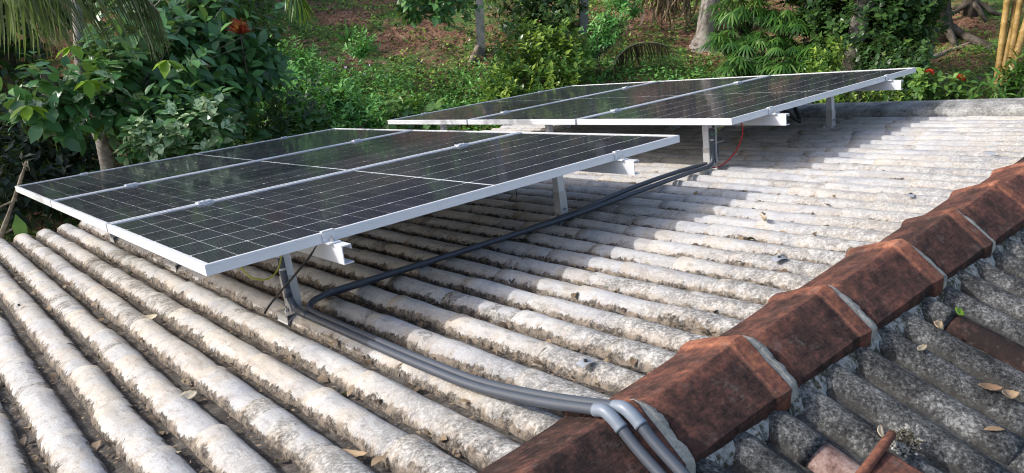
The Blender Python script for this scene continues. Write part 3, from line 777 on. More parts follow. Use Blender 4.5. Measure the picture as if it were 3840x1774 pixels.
mount(A1, .36, (.40, 1.83), (.40, 1.75, 3.05), 'aluminium rails, posts and clamps holding up the near solar array')
mount(A2, .33, (.38, 1.82), (.32, 1.65, 2.95), 'aluminium rails, posts and clamps holding up the far solar array', -.15)

# ------------------------------------------------------------------ conduits and wires (roof frame)
def thing_rf(name, label, cat, group=None):
    return empty(name, RF.copy(), label, cat, group)
r_ = .0125
def conduit(label, group, dx):
    t = thing_rf('conduit_pipe', label, 'conduit', group)
    return t
xa, xb = 1.004, 1.031
# two runs from the near post to the ridge, then over it
for x, yoff, lab in ((xa, .0, 'grey conduit crossing from the near post to the ridge, the lower one of the pair'), (xb, .0, 'grey conduit crossing to the ridge beside the other, upper one of the pair')):
    t = thing_rf('conduit_pipe', lab, 'conduit', 'grey conduits over the ridge')
    ex = x
    if x == xa:
        P = smooth_path([(x - .012, 2.60, .27), (x - .012, 2.60, .15), (x - .008, 2.60, .07), (x - .002, 2.585, .035), (x, 2.54, .019), (x, 2.3, .018), (x, 2.0, .015), (x, 1.75, .015), (x, 1.5, .022), (x, 1.25, .055), (x, 1.035, .098)], 8)
    else:
        P = smooth_path([(x + .10, 2.620, .030), (x + .055, 2.602, .030), (x + .022, 2.572, .026), (x + .004, 2.52, .019), (x, 2.3, .018), (x, 2.0, .015), (x, 1.75, .015), (x, 1.5, .022), (x, 1.25, .056), (x, 1.005, .103)], 8)
    mb = MB(); mb.tube(P, r_, 14); mb.build('pipe', M_PVC, t, True)
    ye_ = P[-1].y; ze = P[-1].z
    E = smooth_path([(x, ye_ + .022, ze - .005), (x, ye_ - .004, ze + .001), (x, ye_ - .028, ze - .009), (x, ye_ - .050, ze - .026)], 6)
    mb = MB(); mb.tube(E, [.0152] * 2 + [.0146] * (len(E) - 4) + [.0152] * 2, 16); mb.build('elbow', M_PVC2, t, True)
    e = E[-1]
    P2 = [e + Vector((0, .01, .008)), e, e + Vector((0, -.10, -.075)), e + Vector((0, -.55, -.36)), e + Vector((0, -1.0, -.60))]
    mb = MB(); mb.tube(smooth_path(P2, 5), r_, 14); mb.build('pipe', M_PVC2 if False else M_PVC, t, True)
    if x == xa:
        mb = MB(); mb.tube([(x, 2.57, .024), (x, 2.525, .0185), (x, 2.49, .0185)], .0132, 14); mb.tube([(x - .012, 2.60, .075), (x - .012, 2.60, .115)], .0132, 14); mb.build('coupling', M_PVC, t, True)
        mb = MB()
        for z in (.18, .23):
            mb.tube([(x - .012, 2.60, z), (x - .012, 2.60, z + .008)], .0130, 14)
        mb.build('cable_tie', M_TIE, t, True)
    else:
        mb = MB(); mb.tube([(x + .15, 2.632, .033), (x + .095, 2.622, .030)], .0135, 14); mb.build('coupling', M_PVC, t, True)
# long run from the far array to the near post
def zrun(px, py, z): return onz(px, py, z)
t = thing_rf('conduit_pipe', 'long grey conduit running from the far array down to the near post', 'conduit', 'conduits between the two arrays')
PX = 3.80
P = smooth_path([(1.16, 2.628, .033), (1.6, 2.605, .028), (2.0, 2.590, .025), (2.45, 2.580, .022), (2.9, 2.588, .026), (3.3, 2.597, .030), (3.52, 2.60, .028), (3.58, 2.60, .030), (3.615, 2.60, .045), (3.63, 2.60, .10), (3.63, 2.60, .24)], 8)
mb = MB(); mb.tube(P, r_, 14); mb.build('pipe', M_PVC, t, True)
mb = MB(); mb.tube([(3.630, 2.60, .17), (3.630, 2.60, .178)], .0135, 12); mb.build('cable_tie', M_TIE, t, True)
t = thing_rf('conduit_pipe', 'second long conduit beside it, bowing up towards the far array', 'conduit', 'conduits between the two arrays')
P = smooth_path([(1.14, 2.655, .018), (1.6, 2.632, .018), (2.0, 2.612, .018), (2.45, 2.606, .022), (2.9, 2.632, .040), (3.3, 2.640, .044), (3.58, 2.636, .038), (3.67, 2.63, .035), (3.702, 2.63, .055), (3.71, 2.63, .11), (3.705, 2.63, .24)], 8)
mb = MB(); mb.tube(P, r_, 14); mb.build('pipe', M_PVC, t, True)
mb = MB(); mb.tube([(3.708, 2.63, .14), (3.708, 2.63, .148)], .0135, 12); mb.tube([(3.708, 2.618, .144), (3.740, 2.60, .150)], .003, 6); mb.build('cable_tie', M_TIE, t, True)
def wire(name, P, r, mat, label, n=8):
    mb = MB(); mb.tube(smooth_path(P, n), r, 7)
    o = mb.build(name, mat, None, True); o.matrix_world = RF; return tag(o, label, 'wire')
wire('earth_wire', [(.76, 2.36, .31), (.80, 2.38, .245), (.88, 2.45, .205), (.95, 2.52, .215), (.99, 2.57, .26), (1.000, 2.6, .29)], .003, M_YEL, 'yellow green earth wire looping under the near panel corner')
wire('black_cable', [(1.020, 2.30, .315), (1.015, 2.38, .26), (1.000, 2.52, .17), (.965, 2.66, .07), (.945, 2.72, .02), (.94, 2.74, .0)], .0042, M_CABLE, 'black cable slanting down past the near post to the tiles')
wire('red_wire', [(3.620, 2.40, .28), (3.670, 2.42, .24), (3.710, 2.46, .16), (3.710, 2.52, .07), (3.680, 2.58, .015), (3.620, 2.60, .012)], .0036, M_RED, 'red wire arching from the far array down to the tiles')
wire('green_wire', [(3.470, 2.45, .275), (3.510, 2.48, .235), (3.570, 2.55, .215), (3.640, 2.62, .21), (3.670, 2.63, .17)], .003, M_GRN, 'green wire sagging under the far array beside the conduits')
wire('yellow_wire', [(3.730, 2.50, .28), (3.710, 2.56, .245), (3.680, 2.62, .20), (3.675, 2.63, .12)], .0026, M_YEL, 'thin yellow wire beside the white cable at the far array post')
wire('white_cable', [(3.650, 2.58, .28), (3.665, 2.60, .15), (3.665, 2.60, .03)], .006, M_TIE, 'pale cable strapped between the two risers of the far post')
wire('black_cable', [(4.9, 3.0, .27), (4.96, 2.95, .17), (5.02, 2.88, .07), (5.06, 2.86, .05), (5.08, 2.9, .12), (5.12, 3.0, .27)], .014, M_CABLE, 'looped black cable hanging under the far array near the verge')
wire('zip_tie_tail', [(1.98, 2.42, .31), (1.985, 2.42, .27), (1.975, 2.41, .235)], .002, M_CABLE, 'thin black tie end hanging below the near array frame')

# ------------------------------------------------------------------ loose things on the tiles
def scrap_plate(px, py, z, label, sx=.035, sy=.022, rot=.3, bend=.004, stud=True, tilt=.1):
    P = onz(px, py, z)
    M = RF @ Matrix.Translation(P) @ Matrix.Rotation(rot, 4, 'Z') @ Matrix.Rotation(tilt, 4, 'X')
    t = empty('metal_clip', M, label, 'metal clip')
    mb = MB()
    V = []; 
    for i in range(5):
        u = -1 + i / 2
        for y in (-sy / 2 * (1 - .25 * u), sy / 2 * (1 + .12 * u)): V.append((u * sx / 2, y, bend * (1 - u * u))); V.append((u * sx / 2, y, bend * (1 - u * u) + .0015))
    F = []
    for i in range(4):
        a = i * 4; b2 = a + 4
        F += [(a + 1, a + 3, b2 + 3, b2 + 1), (a, b2, b2 + 2, a + 2), (a, a + 1, b2 + 1, b2), (a + 2, b2 + 2, b2 + 3, a + 3)]
    F += [(0, 2, 3, 1), (16, 17, 19, 18)]
    mb.add(V, F); mb.build('plate', M_ZINC, t)
    if stud:
        mb = MB(); mb.tube([(0, 0, .002), (0, 0, .011)], .0055, 8); mb.build('nut', M_CABLE, t)
scrap_plate(2196, 1362, .010, 'bent metal clip with a dark nut lying on the tiles left of the ridge', .045, .030, -.2, .004)
scrap_plate(2922, 972, .010, 'flat grey metal clip on the white tiles between the dry leaf and the ridge', .05, .035, -.5, .006)
scrap_plate(3415, 733, .010, 'small dark metal clip on the white tiles just left of the ridge', .05, .024, .3, .006)
scrap_plate(3715, 576, .010, 'far metal clip on the white tiles at the right edge of the picture', .06, .04, .1, .01, False)
scrap_plate(72, 1149, .012, 'small grey metal clip curled over the leftmost tile row', .035, .012, .6, .003)
def fallen(px, py, z, L_, W_, rz, tilt, curl, label, mat=M_DRYO, second=False, sub=None, cup=.35):
    P = onz(px, py, z) if not second else second_pt(px, py, z)
    base = RF
    if second: L_ *= .8; W_ *= .8
    V = []; n = 9
    for i in range(n + 1):
        t = i / n; w = W_ / 2 * math.sin(PI * min(1, t * .97 + .03)) ** .7
        for s in (-1, -.5, 0, .5, 1):
            V.append((L_ * (t - .5), w * s, curl * L_ * (2 * t - 1) ** 2 + cup * w * abs(s) + .0015 * math.sin(t * 30 + s * 3)))
    F = [(i * 5 + q, i * 5 + q + 1, (i + 1) * 5 + q + 1, (i + 1) * 5 + q) for i in range(n) for q in range(4)]
    F += []
    me = mesh('dry_leaf', V, F, True)
    o = link('dry_leaf', me, None, mat)
    o.matrix_world = base @ Matrix.Translation(P) @ (Matrix.Rotation(2 * TAU, 4, 'X') if second else Matrix.Identity(4)) @ Matrix.Rotation(rz, 4, 'Z') @ Matrix.Rotation(tilt, 4, 'X')
    sm = o.modifiers.new('thickness', 'SOLIDIFY'); sm.thickness = .0012
    return tag(o, label, 'fallen leaf', 'dry leaves scattered on the roof')
fallen(2855, 815, .028, .075, .04, .6, 1.25, .25, 'upright curled tan leaf on the white tiles below the far array')
fallen(377, 1203, -.02, .055, .022, .9, .25, .05, 'straw coloured chip in the valley left of the near conduit foot')
fallen(706, 1490, -.012, .060, .042, .3, .3, .1, 'pale tan dry leaf in a valley at the lower left')
fallen(565, 1195, -.012, .07, .035, -.7, .4, .2, 'curled brown leaf in the valley under the near panel corner')
fallen(1320, 1705, -.02, .10, .022, -1.1, .3, .12, 'crumpled grey leaf in the valley at the bottom of the picture')
fallen(633, 1700, -.012, .085, .008, -1.0, .2, .1, 'thin pale curved twig of leaf stalk at the lower left')
fallen(3052, 880, .012, .04, .014, .2, .6, .2, 'small grey leaf scrap beside the upright tan leaf')
fallen(3125, 738, .012, .03, .016, .2, .7, .3, 'tiny dark leaf scrap on the white tiles above the red ridge')
fallen(3455, 1307, .012, .060, .022, -.1, .1, .1, 'tan leaf lying flat on the grey tiles below the ridge', second=True)
fallen(3710, 1455, .012, .085, .030, -.75, .15, .12, 'long pale curled leaf on the grey tiles at the right', second=True)
fallen(3780, 1483, .014, .065, .035, -.55, .2, .25, 'pale ribbed leaf overlapping the long one at the right', second=True)
fallen(3515, 1225, .012, .055, .04, .2, .3, .25, 'reddish brown torn leaf beside the brown tile', second=True)
fallen(3300, 1622, .010, .055, .022, .55, .15, .15, 'pale leaf on the grey tiles beside the broken terracotta tile', second=True)
fallen(3595, 1172, .018, .05, .04, .2, .3, .1, 'bright green leaf fallen on the grey tiles', mat=M_LIME, second=True)
o = fallen(3850 - 120, 1610, .008, .07, .02, -.6, .0, .0, 'brown bark chip on the grey tiles at the right', second=True)
# snail shell in a valley at the left
P = onz(105, 1129, -.012); mb = MB()
sp = [(.006 * math.cos(a) * (1 - a / 15) * 1.6, .006 * math.sin(a) * (1 - a / 15) * 1.6, .0012 * a) for a in np.linspace(0, 11, 40)]
mb.tube(sp, [.0085 * (1 - i / 44) for i in range(40)], 8)
o = mb.build('snail_shell', simple('shell', (.42, .39, .34), .6, 0, .25, 200), None, True); o.matrix_world = RF @ Matrix.Translation(P); tag(o, 'empty snail shell in the valley beside the leftmost tile row', 'shell')
# broken ridge tile lying at the lower right
Pa = second_pt(3345, 1628, .045); Pb = second_pt(3215, 1800, .045); Ea = second_pt(3410, 1676, .035); Eb = second_pt(3580, 1785, .030)
da = (Pb - Pa).normalized(); db = (Eb - Ea).normalized(); dn = da.cross(db); dn = dn if dn.z > 0 else -dn; dn.normalize()
t = empty('broken_tile', RF @ Matrix.Translation(Pa), 'broken orange terracotta tile with a rounded lip lying on the grey tiles', 'tile')
V = []; W_ = []; nl_, ns_ = 12, 10
for i in range(nl_ + 1):
    for j in range(ns_ + 1):
        u = .012 + .30 * i / nl_ ; v = .30 * j / ns_
        if i == 0: u += .010 * noise.noise(Vector((j * 1.7, 3, 0))) + .02
        q = da * (u + .03) + db * v + dn * (-.012 + .012 * math.sin(PI * v / .30) + .004 * noise.noise(Vector((u * 20, v * 20, 0))))
        V.append(q); W_.append(.75)
F = [(i * (ns_ + 1) + j, (i + 1) * (ns_ + 1) + j, (i + 1) * (ns_ + 1) + j + 1, i * (ns_ + 1) + j + 1) for i in range(nl_) for j in range(ns_)]
me = mesh('tile_body', V, F, True, vattr={'wear': W_}); o = link('tile_body', me, t, M_TERRA); sm = o.modifiers.new('s', 'SOLIDIFY'); sm.thickness = .014; sm.offset = 0
mb = MB(); mb.tube([da * u + dn * .006 * math.sin(u * 30) for u in (-.005, 0, .06, .12, .2, .3)], [.007, .010, .0115, .011, .012, .0115], 12)
me = mesh('lip', mb.V, mb.F, True, vattr={'wear': [1.15] * len(mb.V)}); link('lip', me, t, M_TERRA)
# loose crumbs of mortar round it
rg = np.random.default_rng(3)
V = []; F = []
for i in range(260):
    q = second_pt(3392 + rg.normal(0, 24), 1655 + rg.normal(0, 22), .012 + rg.uniform(0, .012)); s = rg.uniform(.002, .007)
    b0 = len(V); V += [tuple(q + Vector(d) * s * rg.uniform(.6, 1.3)) for d in ((1, 0, 0), (-1, 0, 0), (0, 1, 0), (0, -1, 0), (0, 0, 1), (0, 0, -1))]
    F += [(b0, b0 + 2, b0 + 4), (b0 + 2, b0 + 1, b0 + 4), (b0 + 1, b0 + 3, b0 + 4), (b0 + 3, b0, b0 + 4), (b0 + 2, b0, b0 + 5), (b0 + 1, b0 + 2, b0 + 5), (b0 + 3, b0 + 1, b0 + 5), (b0, b0 + 3, b0 + 5)]
o = link('mortar_crumbs', mesh('mortar_crumbs', V, F), None, M_MORTAR2); o.matrix_world = RF; tag(o, 'grey mortar crumbs heaped behind the broken orange tile', 'rubble', kind='stuff')

# ------------------------------------------------------------------ vegetation
T_OV = (np.array([[0, 0, 0], [-.20, .28, .05], [0, .32, 0], [.20, .28, .05], [-.21, .60, .02], [0, .64, -.03], [.21, .60, .02], [0, 1.0, -.13]]),
        [(0, 2, 1), (0, 3, 2), (1, 2, 5, 4), (2, 3, 6, 5), (4, 5, 7), (5, 6, 7)])
T_OV_TRI = np.array([(0, 2, 1), (0, 3, 2), (1, 2, 5), (1, 5, 4), (2, 3, 6), (2, 6, 5), (4, 5, 7), (5, 6, 7)])
T_SM_V = np.array([[0, 0, 0], [-.25, .45, .06], [.25, .45, .06], [0, 1, -.05]]); T_SM = np.array([(0, 3, 1), (0, 2, 3)])
T_BL_V = np.array([[-.03, 0, 0], [.03, 0, 0], [-.045, .5, .0], [.045, .5, .0], [0, 1, -.22]]); T_BL = np.array([(0, 1, 3), (0, 3, 2), (2, 3, 4)])
def norm(a): return a / np.maximum(1e-6, np.linalg.norm(a, axis=-1, keepdims=True))
def place(P, Dv, U, S, TV, TF, w=1.0):
    n = len(P); Dv = norm(Dv); X = norm(np.cross(Dv, U)); Z = np.cross(X, Dv)
    S = np.asarray(S)[:, None, None]; T = TV.copy(); T[:, 0] *= w
    V = P[:, None] + S * (T[None, :, 0:1] * X[:, None] + T[None, :, 1:2] * Dv[:, None] + T[None, :, 2:3] * Z[:, None])
    F = (TF[None] + (np.arange(n) * len(TV))[:, None, None]).reshape(-1, 3)
    return V.reshape(-1, 3), F, len(TF)
def leaves(name, P, Dv, U, S, mat, parent, TV=T_SM_V, TF=T_SM, w=1.0, rnd=None, kind=None, label=None):
    V, F, m = place(P, Dv, U, S, TV, TF, w)
    if rnd is None: rnd = rng.random(len(P))
    me = mesh(name, V, F, TF is T_OV_TRI, fattr={'rnd': np.repeat(rnd, m)})
    o = link(name, me, parent, mat)
    if kind or label: tag(o, kind=kind, label=label)
    return o
def twig_leaves(C, D0, per, size, r, spread=1.0, droop=.3, stem=.5):
    # whorls of leaves: C twig tips, D0 twig directions
    n = len(C); D0 = norm(D0); A = norm(np.cross(D0, np.array([.3, .2, .95]))); B = np.cross(D0, A)
    k = np.tile(np.arange(per), n); c = np.repeat(np.arange(n), per)
    ang = k * 2.4 + r.uniform(0, 6.28, n)[c] ; t = (k / per)
    rad = (A[c] * np.cos(ang)[:, None] + B[c] * np.sin(ang)[:, None])
    P = C[c] - D0[c] * (t[:, None] * size * stem * per * .35)
    Dv = rad * spread + D0[c] * (.9 - t[:, None] * .7) + np.array([0, 0, -droop]) + r.normal(0, .15, (n * per, 3))
    U = D0[c] * .6 + np.array([0, 0, 1.0]) + r.normal(0, .2, (n * per, 3))
    S = size * r.uniform(.6, 1.2, n * per)
    return P, Dv, U, S, c
def blob_points(blobs, n, r, shell=.55):
    w = np.array([b[1] ** 2 if np.isscalar(b[1]) else np.prod(b[1]) ** .66 for b in blobs]); w = w / w.sum()
    pick = r.choice(len(blobs), n, p=w); d = norm(r.normal(size=(n, 3))); rad = shell + (1 - shell) * r.random(n) ** .6
    C = np.array([list(b[0]) for b in blobs])[pick]; R_ = np.array([(b[1],) * 3 if np.isscalar(b[1]) else b[1] for b in blobs])[pick]
    return C + d * rad[:, None] * R_, d, pick
def root_at(name, p, label, cat, group=None):
    return empty(name, Matrix.Translation(p), label, cat, group)
def limb(mb, a, b, r0, r1, n=6, wob=.06, seed=0, seg=8):
    a = Vector(a); b = Vector(b); L_ = (b - a).length; P = []
    for i in range(seg + 1):
        t = i / seg; q = a.lerp(b, t); w = wob * L_ * math.sin(PI * t)
        P.append(q + Vector((noise.noise(Vector((t * 2.5, seed, 0))), noise.noise(Vector((t * 2.5, seed, 9))), .4 * noise.noise(Vector((t * 2.5, seed, 5))))) * w)
    mb.tube(P, [r0 + (r1 - r0) * i / seg for i in range(seg + 1)], n)
    return P
def shrub(name, label, cat, base, blobs, n, per, size, mat, seed, TV=T_SM_V, TF=T_SM, w=1.0, spread=1.0, droop=.3, stems=6, stemr=.012, barkm=None, group=None, shell=.5, up=.5):
    r = np.random.default_rng(seed); base = Vector(base); t = root_at(name, base, label, cat, group)
    bl = [((Vector(b[0]) - base), b[1]) for b in blobs]
    C, d, pk = blob_points(bl, n, r, shell)
    P, Dv, U, S, c = twig_leaves(C, d + np.array([0, 0, up]), per, size, r, spread, droop)
    leaves('foliage', P, Dv, U, S, mat, t, TV, TF, w, rnd=np.clip(r.random(n)[c] * .7 + r.random(len(P)) * .3, 0, 1))
    if stems:
        mb = MB()
        for i in range(stems):
            q = C[r.integers(len(C))]; limb(mb, (r.normal(0, .04), r.normal(0, .04), -.05), q, stemr, stemr * .3, 5, .12, seed + i)
        for i in range(stems * 4):
            q = C[r.integers(len(C))]; b = bl[pk[0] if False else r.integers(len(bl))]
            limb(mb, Vector(b[0]) * .7, q, stemr * .5, stemr * .2, 4, .1, seed + 50 + i, 4)
        mb.build('stem', barkm or M_BARKD, t, True)
    return t

o = leaves('valley_leaves', *LITTER, M_DRY, None, T_OV[0] * np.array([1.2, 1, 2.0]), T_OV_TRI); o.matrix_world = RF; tag(o, 'small dry leaves gathered in the valleys between tile rows', 'leaf litter', kind='stuff')
# --- big leafy tree on the left
R_T = 7.6
base = on_ground(at(420, 900, R_T)); t = root_at('broadleaf_tree', base, 'dark broad leaved tree on the left with pale leaning trunk', 'tree')
r = np.random.default_rng(11)
def rel(px, py, rr_): return at(px, py, rr_) - base
mb = MB(); tp = [rel(432, 900, 7.6), rel(405, 620, 7.6), rel(372, 500, 7.7), rel(320, 370, 7.8), rel(300, 200, 7.9), rel(280, -120, 8.1)]
tp[0] = Vector((tp[0].x, tp[0].y, -.1))
mb.tube(smooth_path(tp, 5), [.075 - .035 * i / 25 for i in range(26)], 10)
mb.build('trunk', M_BARK, t, True)
mb = MB()
BL = [(rel(560, 300, 7.6), .62), (rel(400, 330, 7.3), .42), (rel(760, 200, 8.2), .62), (rel(700, 420, 7.8), .55), (rel(820, 70, 8.6), .6), (rel(960, 240, 8.6), .45), (rel(520, 140, 8.0), .5), (rel(150, 360, 7.2), .36), (rel(230, 430, 7.2), .25), (rel(640, 40, 8.5), .6), (rel(560, 470, 7.5), .40), (rel(860, 330, 8.2), .42)]
for i, (c, rd) in enumerate(BL):
    s = Vector(smooth_path(tp, 5)[8 + (i * 3) % 14]); P = limb(mb, s, c, .028, .010, 6, .1, i)
    for k in range(7):
        d = Vector(r.normal(size=3)).normalized(); limb(mb, P[4 + k % 4], Vector(c) + d * rd * .85, .009, .003, 4, .12, i * 9 + k, 4)
mb.build('branch', M_BARK, t, True)
C, d, pk = blob_points(BL, 520, r, .45)
P, Dv, U, S, c = twig_leaves(C, d + np.array([0, 0, .3]), 7, .165, r, 1.1, .35)
cdir = -norm(np.array([base + Vector(p) - CAMW for p in P]))
# leaves nearest the eye become single leaves
dist = np.linalg.norm(P + np.array(base) - np.array(CAMW), axis=1) - .25 * r.random(len(P))
order = np.argsort(dist); big = order[:240]; rest = order[240:]
leaves('foliage', P[rest], Dv[rest], U[rest], S[rest], M_LBIG, t, T_OV[0], T_OV_TRI, 1.25, kind='stuff')
lme = []
for mt_ in (M_LBIGO, M_LBIGO, M_LVAR):
    T = T_OV[0].copy(); T[:, 0] *= 1.3
    me = mesh('leaf', T, T_OV_TRI, True); me.materials.append(mt_); lme.append(me)
def leaf_M(p, d, u, s):
    d = Vector(d).normalized(); x = d.cross(Vector(u)).normalized(); z = x.cross(d)
    return Matrix(((x.x * s, d.x * s, z.x * s, p[0]), (x.y * s, d.y * s, z.y * s, p[1]), (x.z * s, d.z * s, z.z * s, p[2]), (0, 0, 0, 1)))
for i, q in enumerate(big):
    link('leaf', lme[0 if i % 5 > 1 else 2], t, None, leaf_M(P[q], Dv[q], U[q], S[q]))
# lime young leaves
me = mesh('young_leaf', T_OV[0] * np.array([1.25, 1, 1]), T_OV_TRI, True); me.materials.append(M_LIME)
for (px, py, rr_) in ((625, 225, 7.0), (770, 350, 7.1), (330, 300, 7.0), (105, 395, 6.8), (270, 170, 7.3)):
    c = rel(px, py, rr_)
    for k in range(5):
        a = k * 1.25 + px; d = (math.cos(a) * .8, math.sin(a) * .5, -.35 - .3 * (k % 2)); link('young_leaf', me, t, None, leaf_M(c, d, (0, 0, 1), .15 + .02 * (k % 3)))
# --- sunlit variegated bush under it
bb = on_ground(at(700, 900, 6.9))
t = root_at('variegated_bush', bb, 'low bush with pale blotched leaves just behind the near array', 'bush')
BL = [((at(600, 480, 6.75) - bb), .30), ((at(720, 470, 6.75) - bb), .34), ((at(810, 450, 6.9) - bb), .30), ((at(530, 530, 6.75) - bb), .22), ((at(690, 560, 6.75) - bb), .30)]
C, d, pk = blob_points(BL, 120, r, .6)
P, Dv, U, S, c = twig_leaves(C, d + np.array([0, 0, .9]), 6, .125, r, 1.1, .1)
dist = np.linalg.norm(P + np.array(bb) - np.array(CAMW), axis=1); order = np.argsort(dist)
T = T_OV[0].copy(); T[:, 0] *= 1.3
me2 = mesh('leaf', T, T_OV_TRI, True); me2.materials.append(M_LVAR)
for q in order[:240]: link('leaf', me2, t, None, leaf_M(P[q], Dv[q], U[q], S[q]))
leaves('foliage', P[order[240:]], Dv[order[240:]], U[order[240:]], S[order[240:]], M_LBIG, t, T_OV[0], T_OV_TRI, 1.25, kind='stuff')
mb = MB()
for i in range(9): limb(mb, (r.normal(0, .03), r.normal(0, .03), 0), C[i * 11], .015, .005, 5, .1, i)
mb.build('stem', M_BARKD, t, True)

# --- drooping coconut frond at the top left
def leaflet_mesh():
    V = [(-.012, 0, 0), (.012, 0, 0), (-.017, .35, .0), (.017, .35, 0), (-.012, .75, -.02), (.012, .75, -.02), (0, 1, -.06)]
    me = mesh('leaflet', V, [(0, 1, 3, 2), (2, 3, 5, 4), (4, 5, 6)], True); me.materials.append(M_LCOCO); return me
llm = leaflet_mesh()
def frond(t, name, pts, n, Lf, droop=1.0, mat=None, two=True, seed=0, indiv=True):
    r = random.Random(seed); P = smooth_path(pts, 10); m = len(P)
    mb = MB(); mb.tube(P, [.018 * (1 - .8 * i / m) for i in range(m)], 6); rach = mb.build('rachis', M_TWIG, t, True)
    PP = []; DD = []; SS = []
    for i in range(n):
        f = .06 + .93 * i / n; j = min(m - 2, int(f * (m - 1))); p = P[j].lerp(P[j + 1], f * (m - 1) - j); tg = (P[j + 1] - P[j]).normalized()
        side = tg.cross(Vector((0, 0, 1))).normalized()
        for s in ((-1, 1) if two else (1,)):
            d = side * s * .42 + tg * .35 + Vector((0, 0, -droop)) + Vector((r.gauss(0, .07), r.gauss(0, .07), r.gauss(0, .05)))
            ln = Lf * math.sin(PI * (.18 + .74 * f)) ** .7 * r.uniform(.8, 1.1)
            PP.append(p); DD.append(d); SS.append(ln)
            if indiv: 
                M = leaf_M(p, d, tg, ln); link('leaflet', llm, t, None, M)
    if not indiv:
        T = np.array([(-.03, 0, 0), (.03, 0, 0), (-.035, .5, .0), (.035, .5, 0), (0, 1, -.06)]); TF_ = np.array([(0, 1, 3), (0, 3, 2), (2, 3, 4)])
        leaves(name, np.array(PP), np.array([list(d) for d in DD]), np.tile(np.array([.3, .3, .9]), (len(PP), 1)), np.array(SS), mat, t, T, TF_)
pb = on_ground(at(-560, 700, 7.6))
t = root_at('coconut_palm', pb, 'coconut palm at the far left with fronds hanging into the picture', 'palm')
cr = at(-260, -420, 6.6) - pb
mb = MB(); mb.tube(smooth_path([(0, 0, -.1), (at(-420, 330, 7.4) - pb) * 1.0, (at(-330, -50, 7.0) - pb), cr], 6), [.17, .16, .15, .14, .14, .13, .13, .13, .12, .12, .12, .12, .12, .12, .12, .12, .12, .12, .12], 12)
mb.build('trunk', M_BARKD, t, True)
frond(t, 'leaflets', [cr, at(-80, -190, 5.9) - pb, at(180, -120, 5.6) - pb, at(400, -90, 5.5) - pb, at(520, -30, 5.5) - pb, at(600, 50, 5.5) - pb], 110, .58, 1.15, seed=1)
frond(t, 'leaflets', [cr, at(-60, -150, 6.3) - pb, at(60, -90, 6.0) - pb, at(150, -40, 5.9) - pb, at(205, 10, 5.9) - pb], 54, .52, 1.3, seed=2)
for k in range(5):
    a = 1.9 + k * .8; e = cr + Vector((math.sin(a) * 1.6, math.cos(a) * 1.6, .15)); mid = cr + Vector((math.sin(a) * .9, math.cos(a) * .9, .5))
    frond(t, 'leaflets', [cr, mid, e, e + Vector((math.sin(a) * .5, math.cos(a) * .5, -.6))], 40, .6, .8, M_LPALM, True, k, False)

# --- fan palm clump
def fan_palm(name, base, stems, label, seed):
    r = np.random.default_rng(seed); t = root_at(name, base, label, 'palm'); PP = []; DD = []; UU = []; SS = []; RR = []; mb = MB(); nleaf = 0
    for (c, rd, n) in stems:
        for i in range(n):
            d = norm(r.normal(size=3)); d[2] = abs(d[2]) * .5 + .05; p = np.array(c) + d * rd * (.35 + .65 * r.random())
            limb(mb, Vector(c) + Vector((0, 0, -.3)), p, .007, .004, 4, .05, i, 4)
            out = norm(np.array([d[0], d[1], .25 * d[2] - .12]) + r.normal(0, .15, 3)); sd = norm(np.cross(out, [0, 0, 1.0])); upv = np.cross(sd, out)
            m = int(r.integers(9, 14)); tint = r.random(); V = []; F = []
            s0 = .26 * r.uniform(.75, 1.15)
            P_ = []; D_ = []; U_ = []; S_ = []
            for k in range(m):
                a = (k / (m - 1) - .5) * 3.6; dd = out * math.cos(a) + sd * math.sin(a) * .95 + np.array([0, 0, -.25 - .2 * abs(math.sin(a))])
                P_.append(p); D_.append(dd); U_.append(upv + r.normal(0, .1, 3)); S_.append(s0 * r.uniform(.85, 1.1))
            T = np.array([(-.015, 0, 0), (.015, 0, 0), (-.050, .4, .01), (.050, .4, .01), (-.045, .8, -.07), (.045, .8, -.07), (0, 1, -.20)]); TF_ = np.array([(0, 1, 3), (0, 3, 2), (2, 3, 5), (2, 5, 4), (4, 5, 6)])
            V, F, q = place(np.array(P_), np.array(D_), np.array(U_), S_, T, TF_)
            me = mesh('fan_leaf', V, F, False, fattr={'rnd': np.repeat(np.clip(tint * .45 + r.random(m) ** 2 * .55, 0, 1), q)}); link('fan_leaf', me, t, M_LPALM)
    mb.build('stem', M_BARKD, t, True)
fb = on_ground(at(2870, 270, 11.3))
def relf(px, py, rr_): return at(px, py, rr_) - fb
fan_palm('fan_palm', fb, [(relf(2800, 60, 11.6), .5, 40), (relf(2950, 90, 11.6), .5, 36), (relf(2760, 160, 11.3), .42, 34), (relf(2880, 180, 11.2), .48, 42), (relf(3020, 190, 11.3), .42, 28), (relf(2860, -60, 11.8), .6, 30), (relf(2790, 250, 10.8), .36, 34), (relf(2930, 250, 10.8), .36, 34)], 'clump of fan palms with narrow fingered leaves behind the far array', 4)

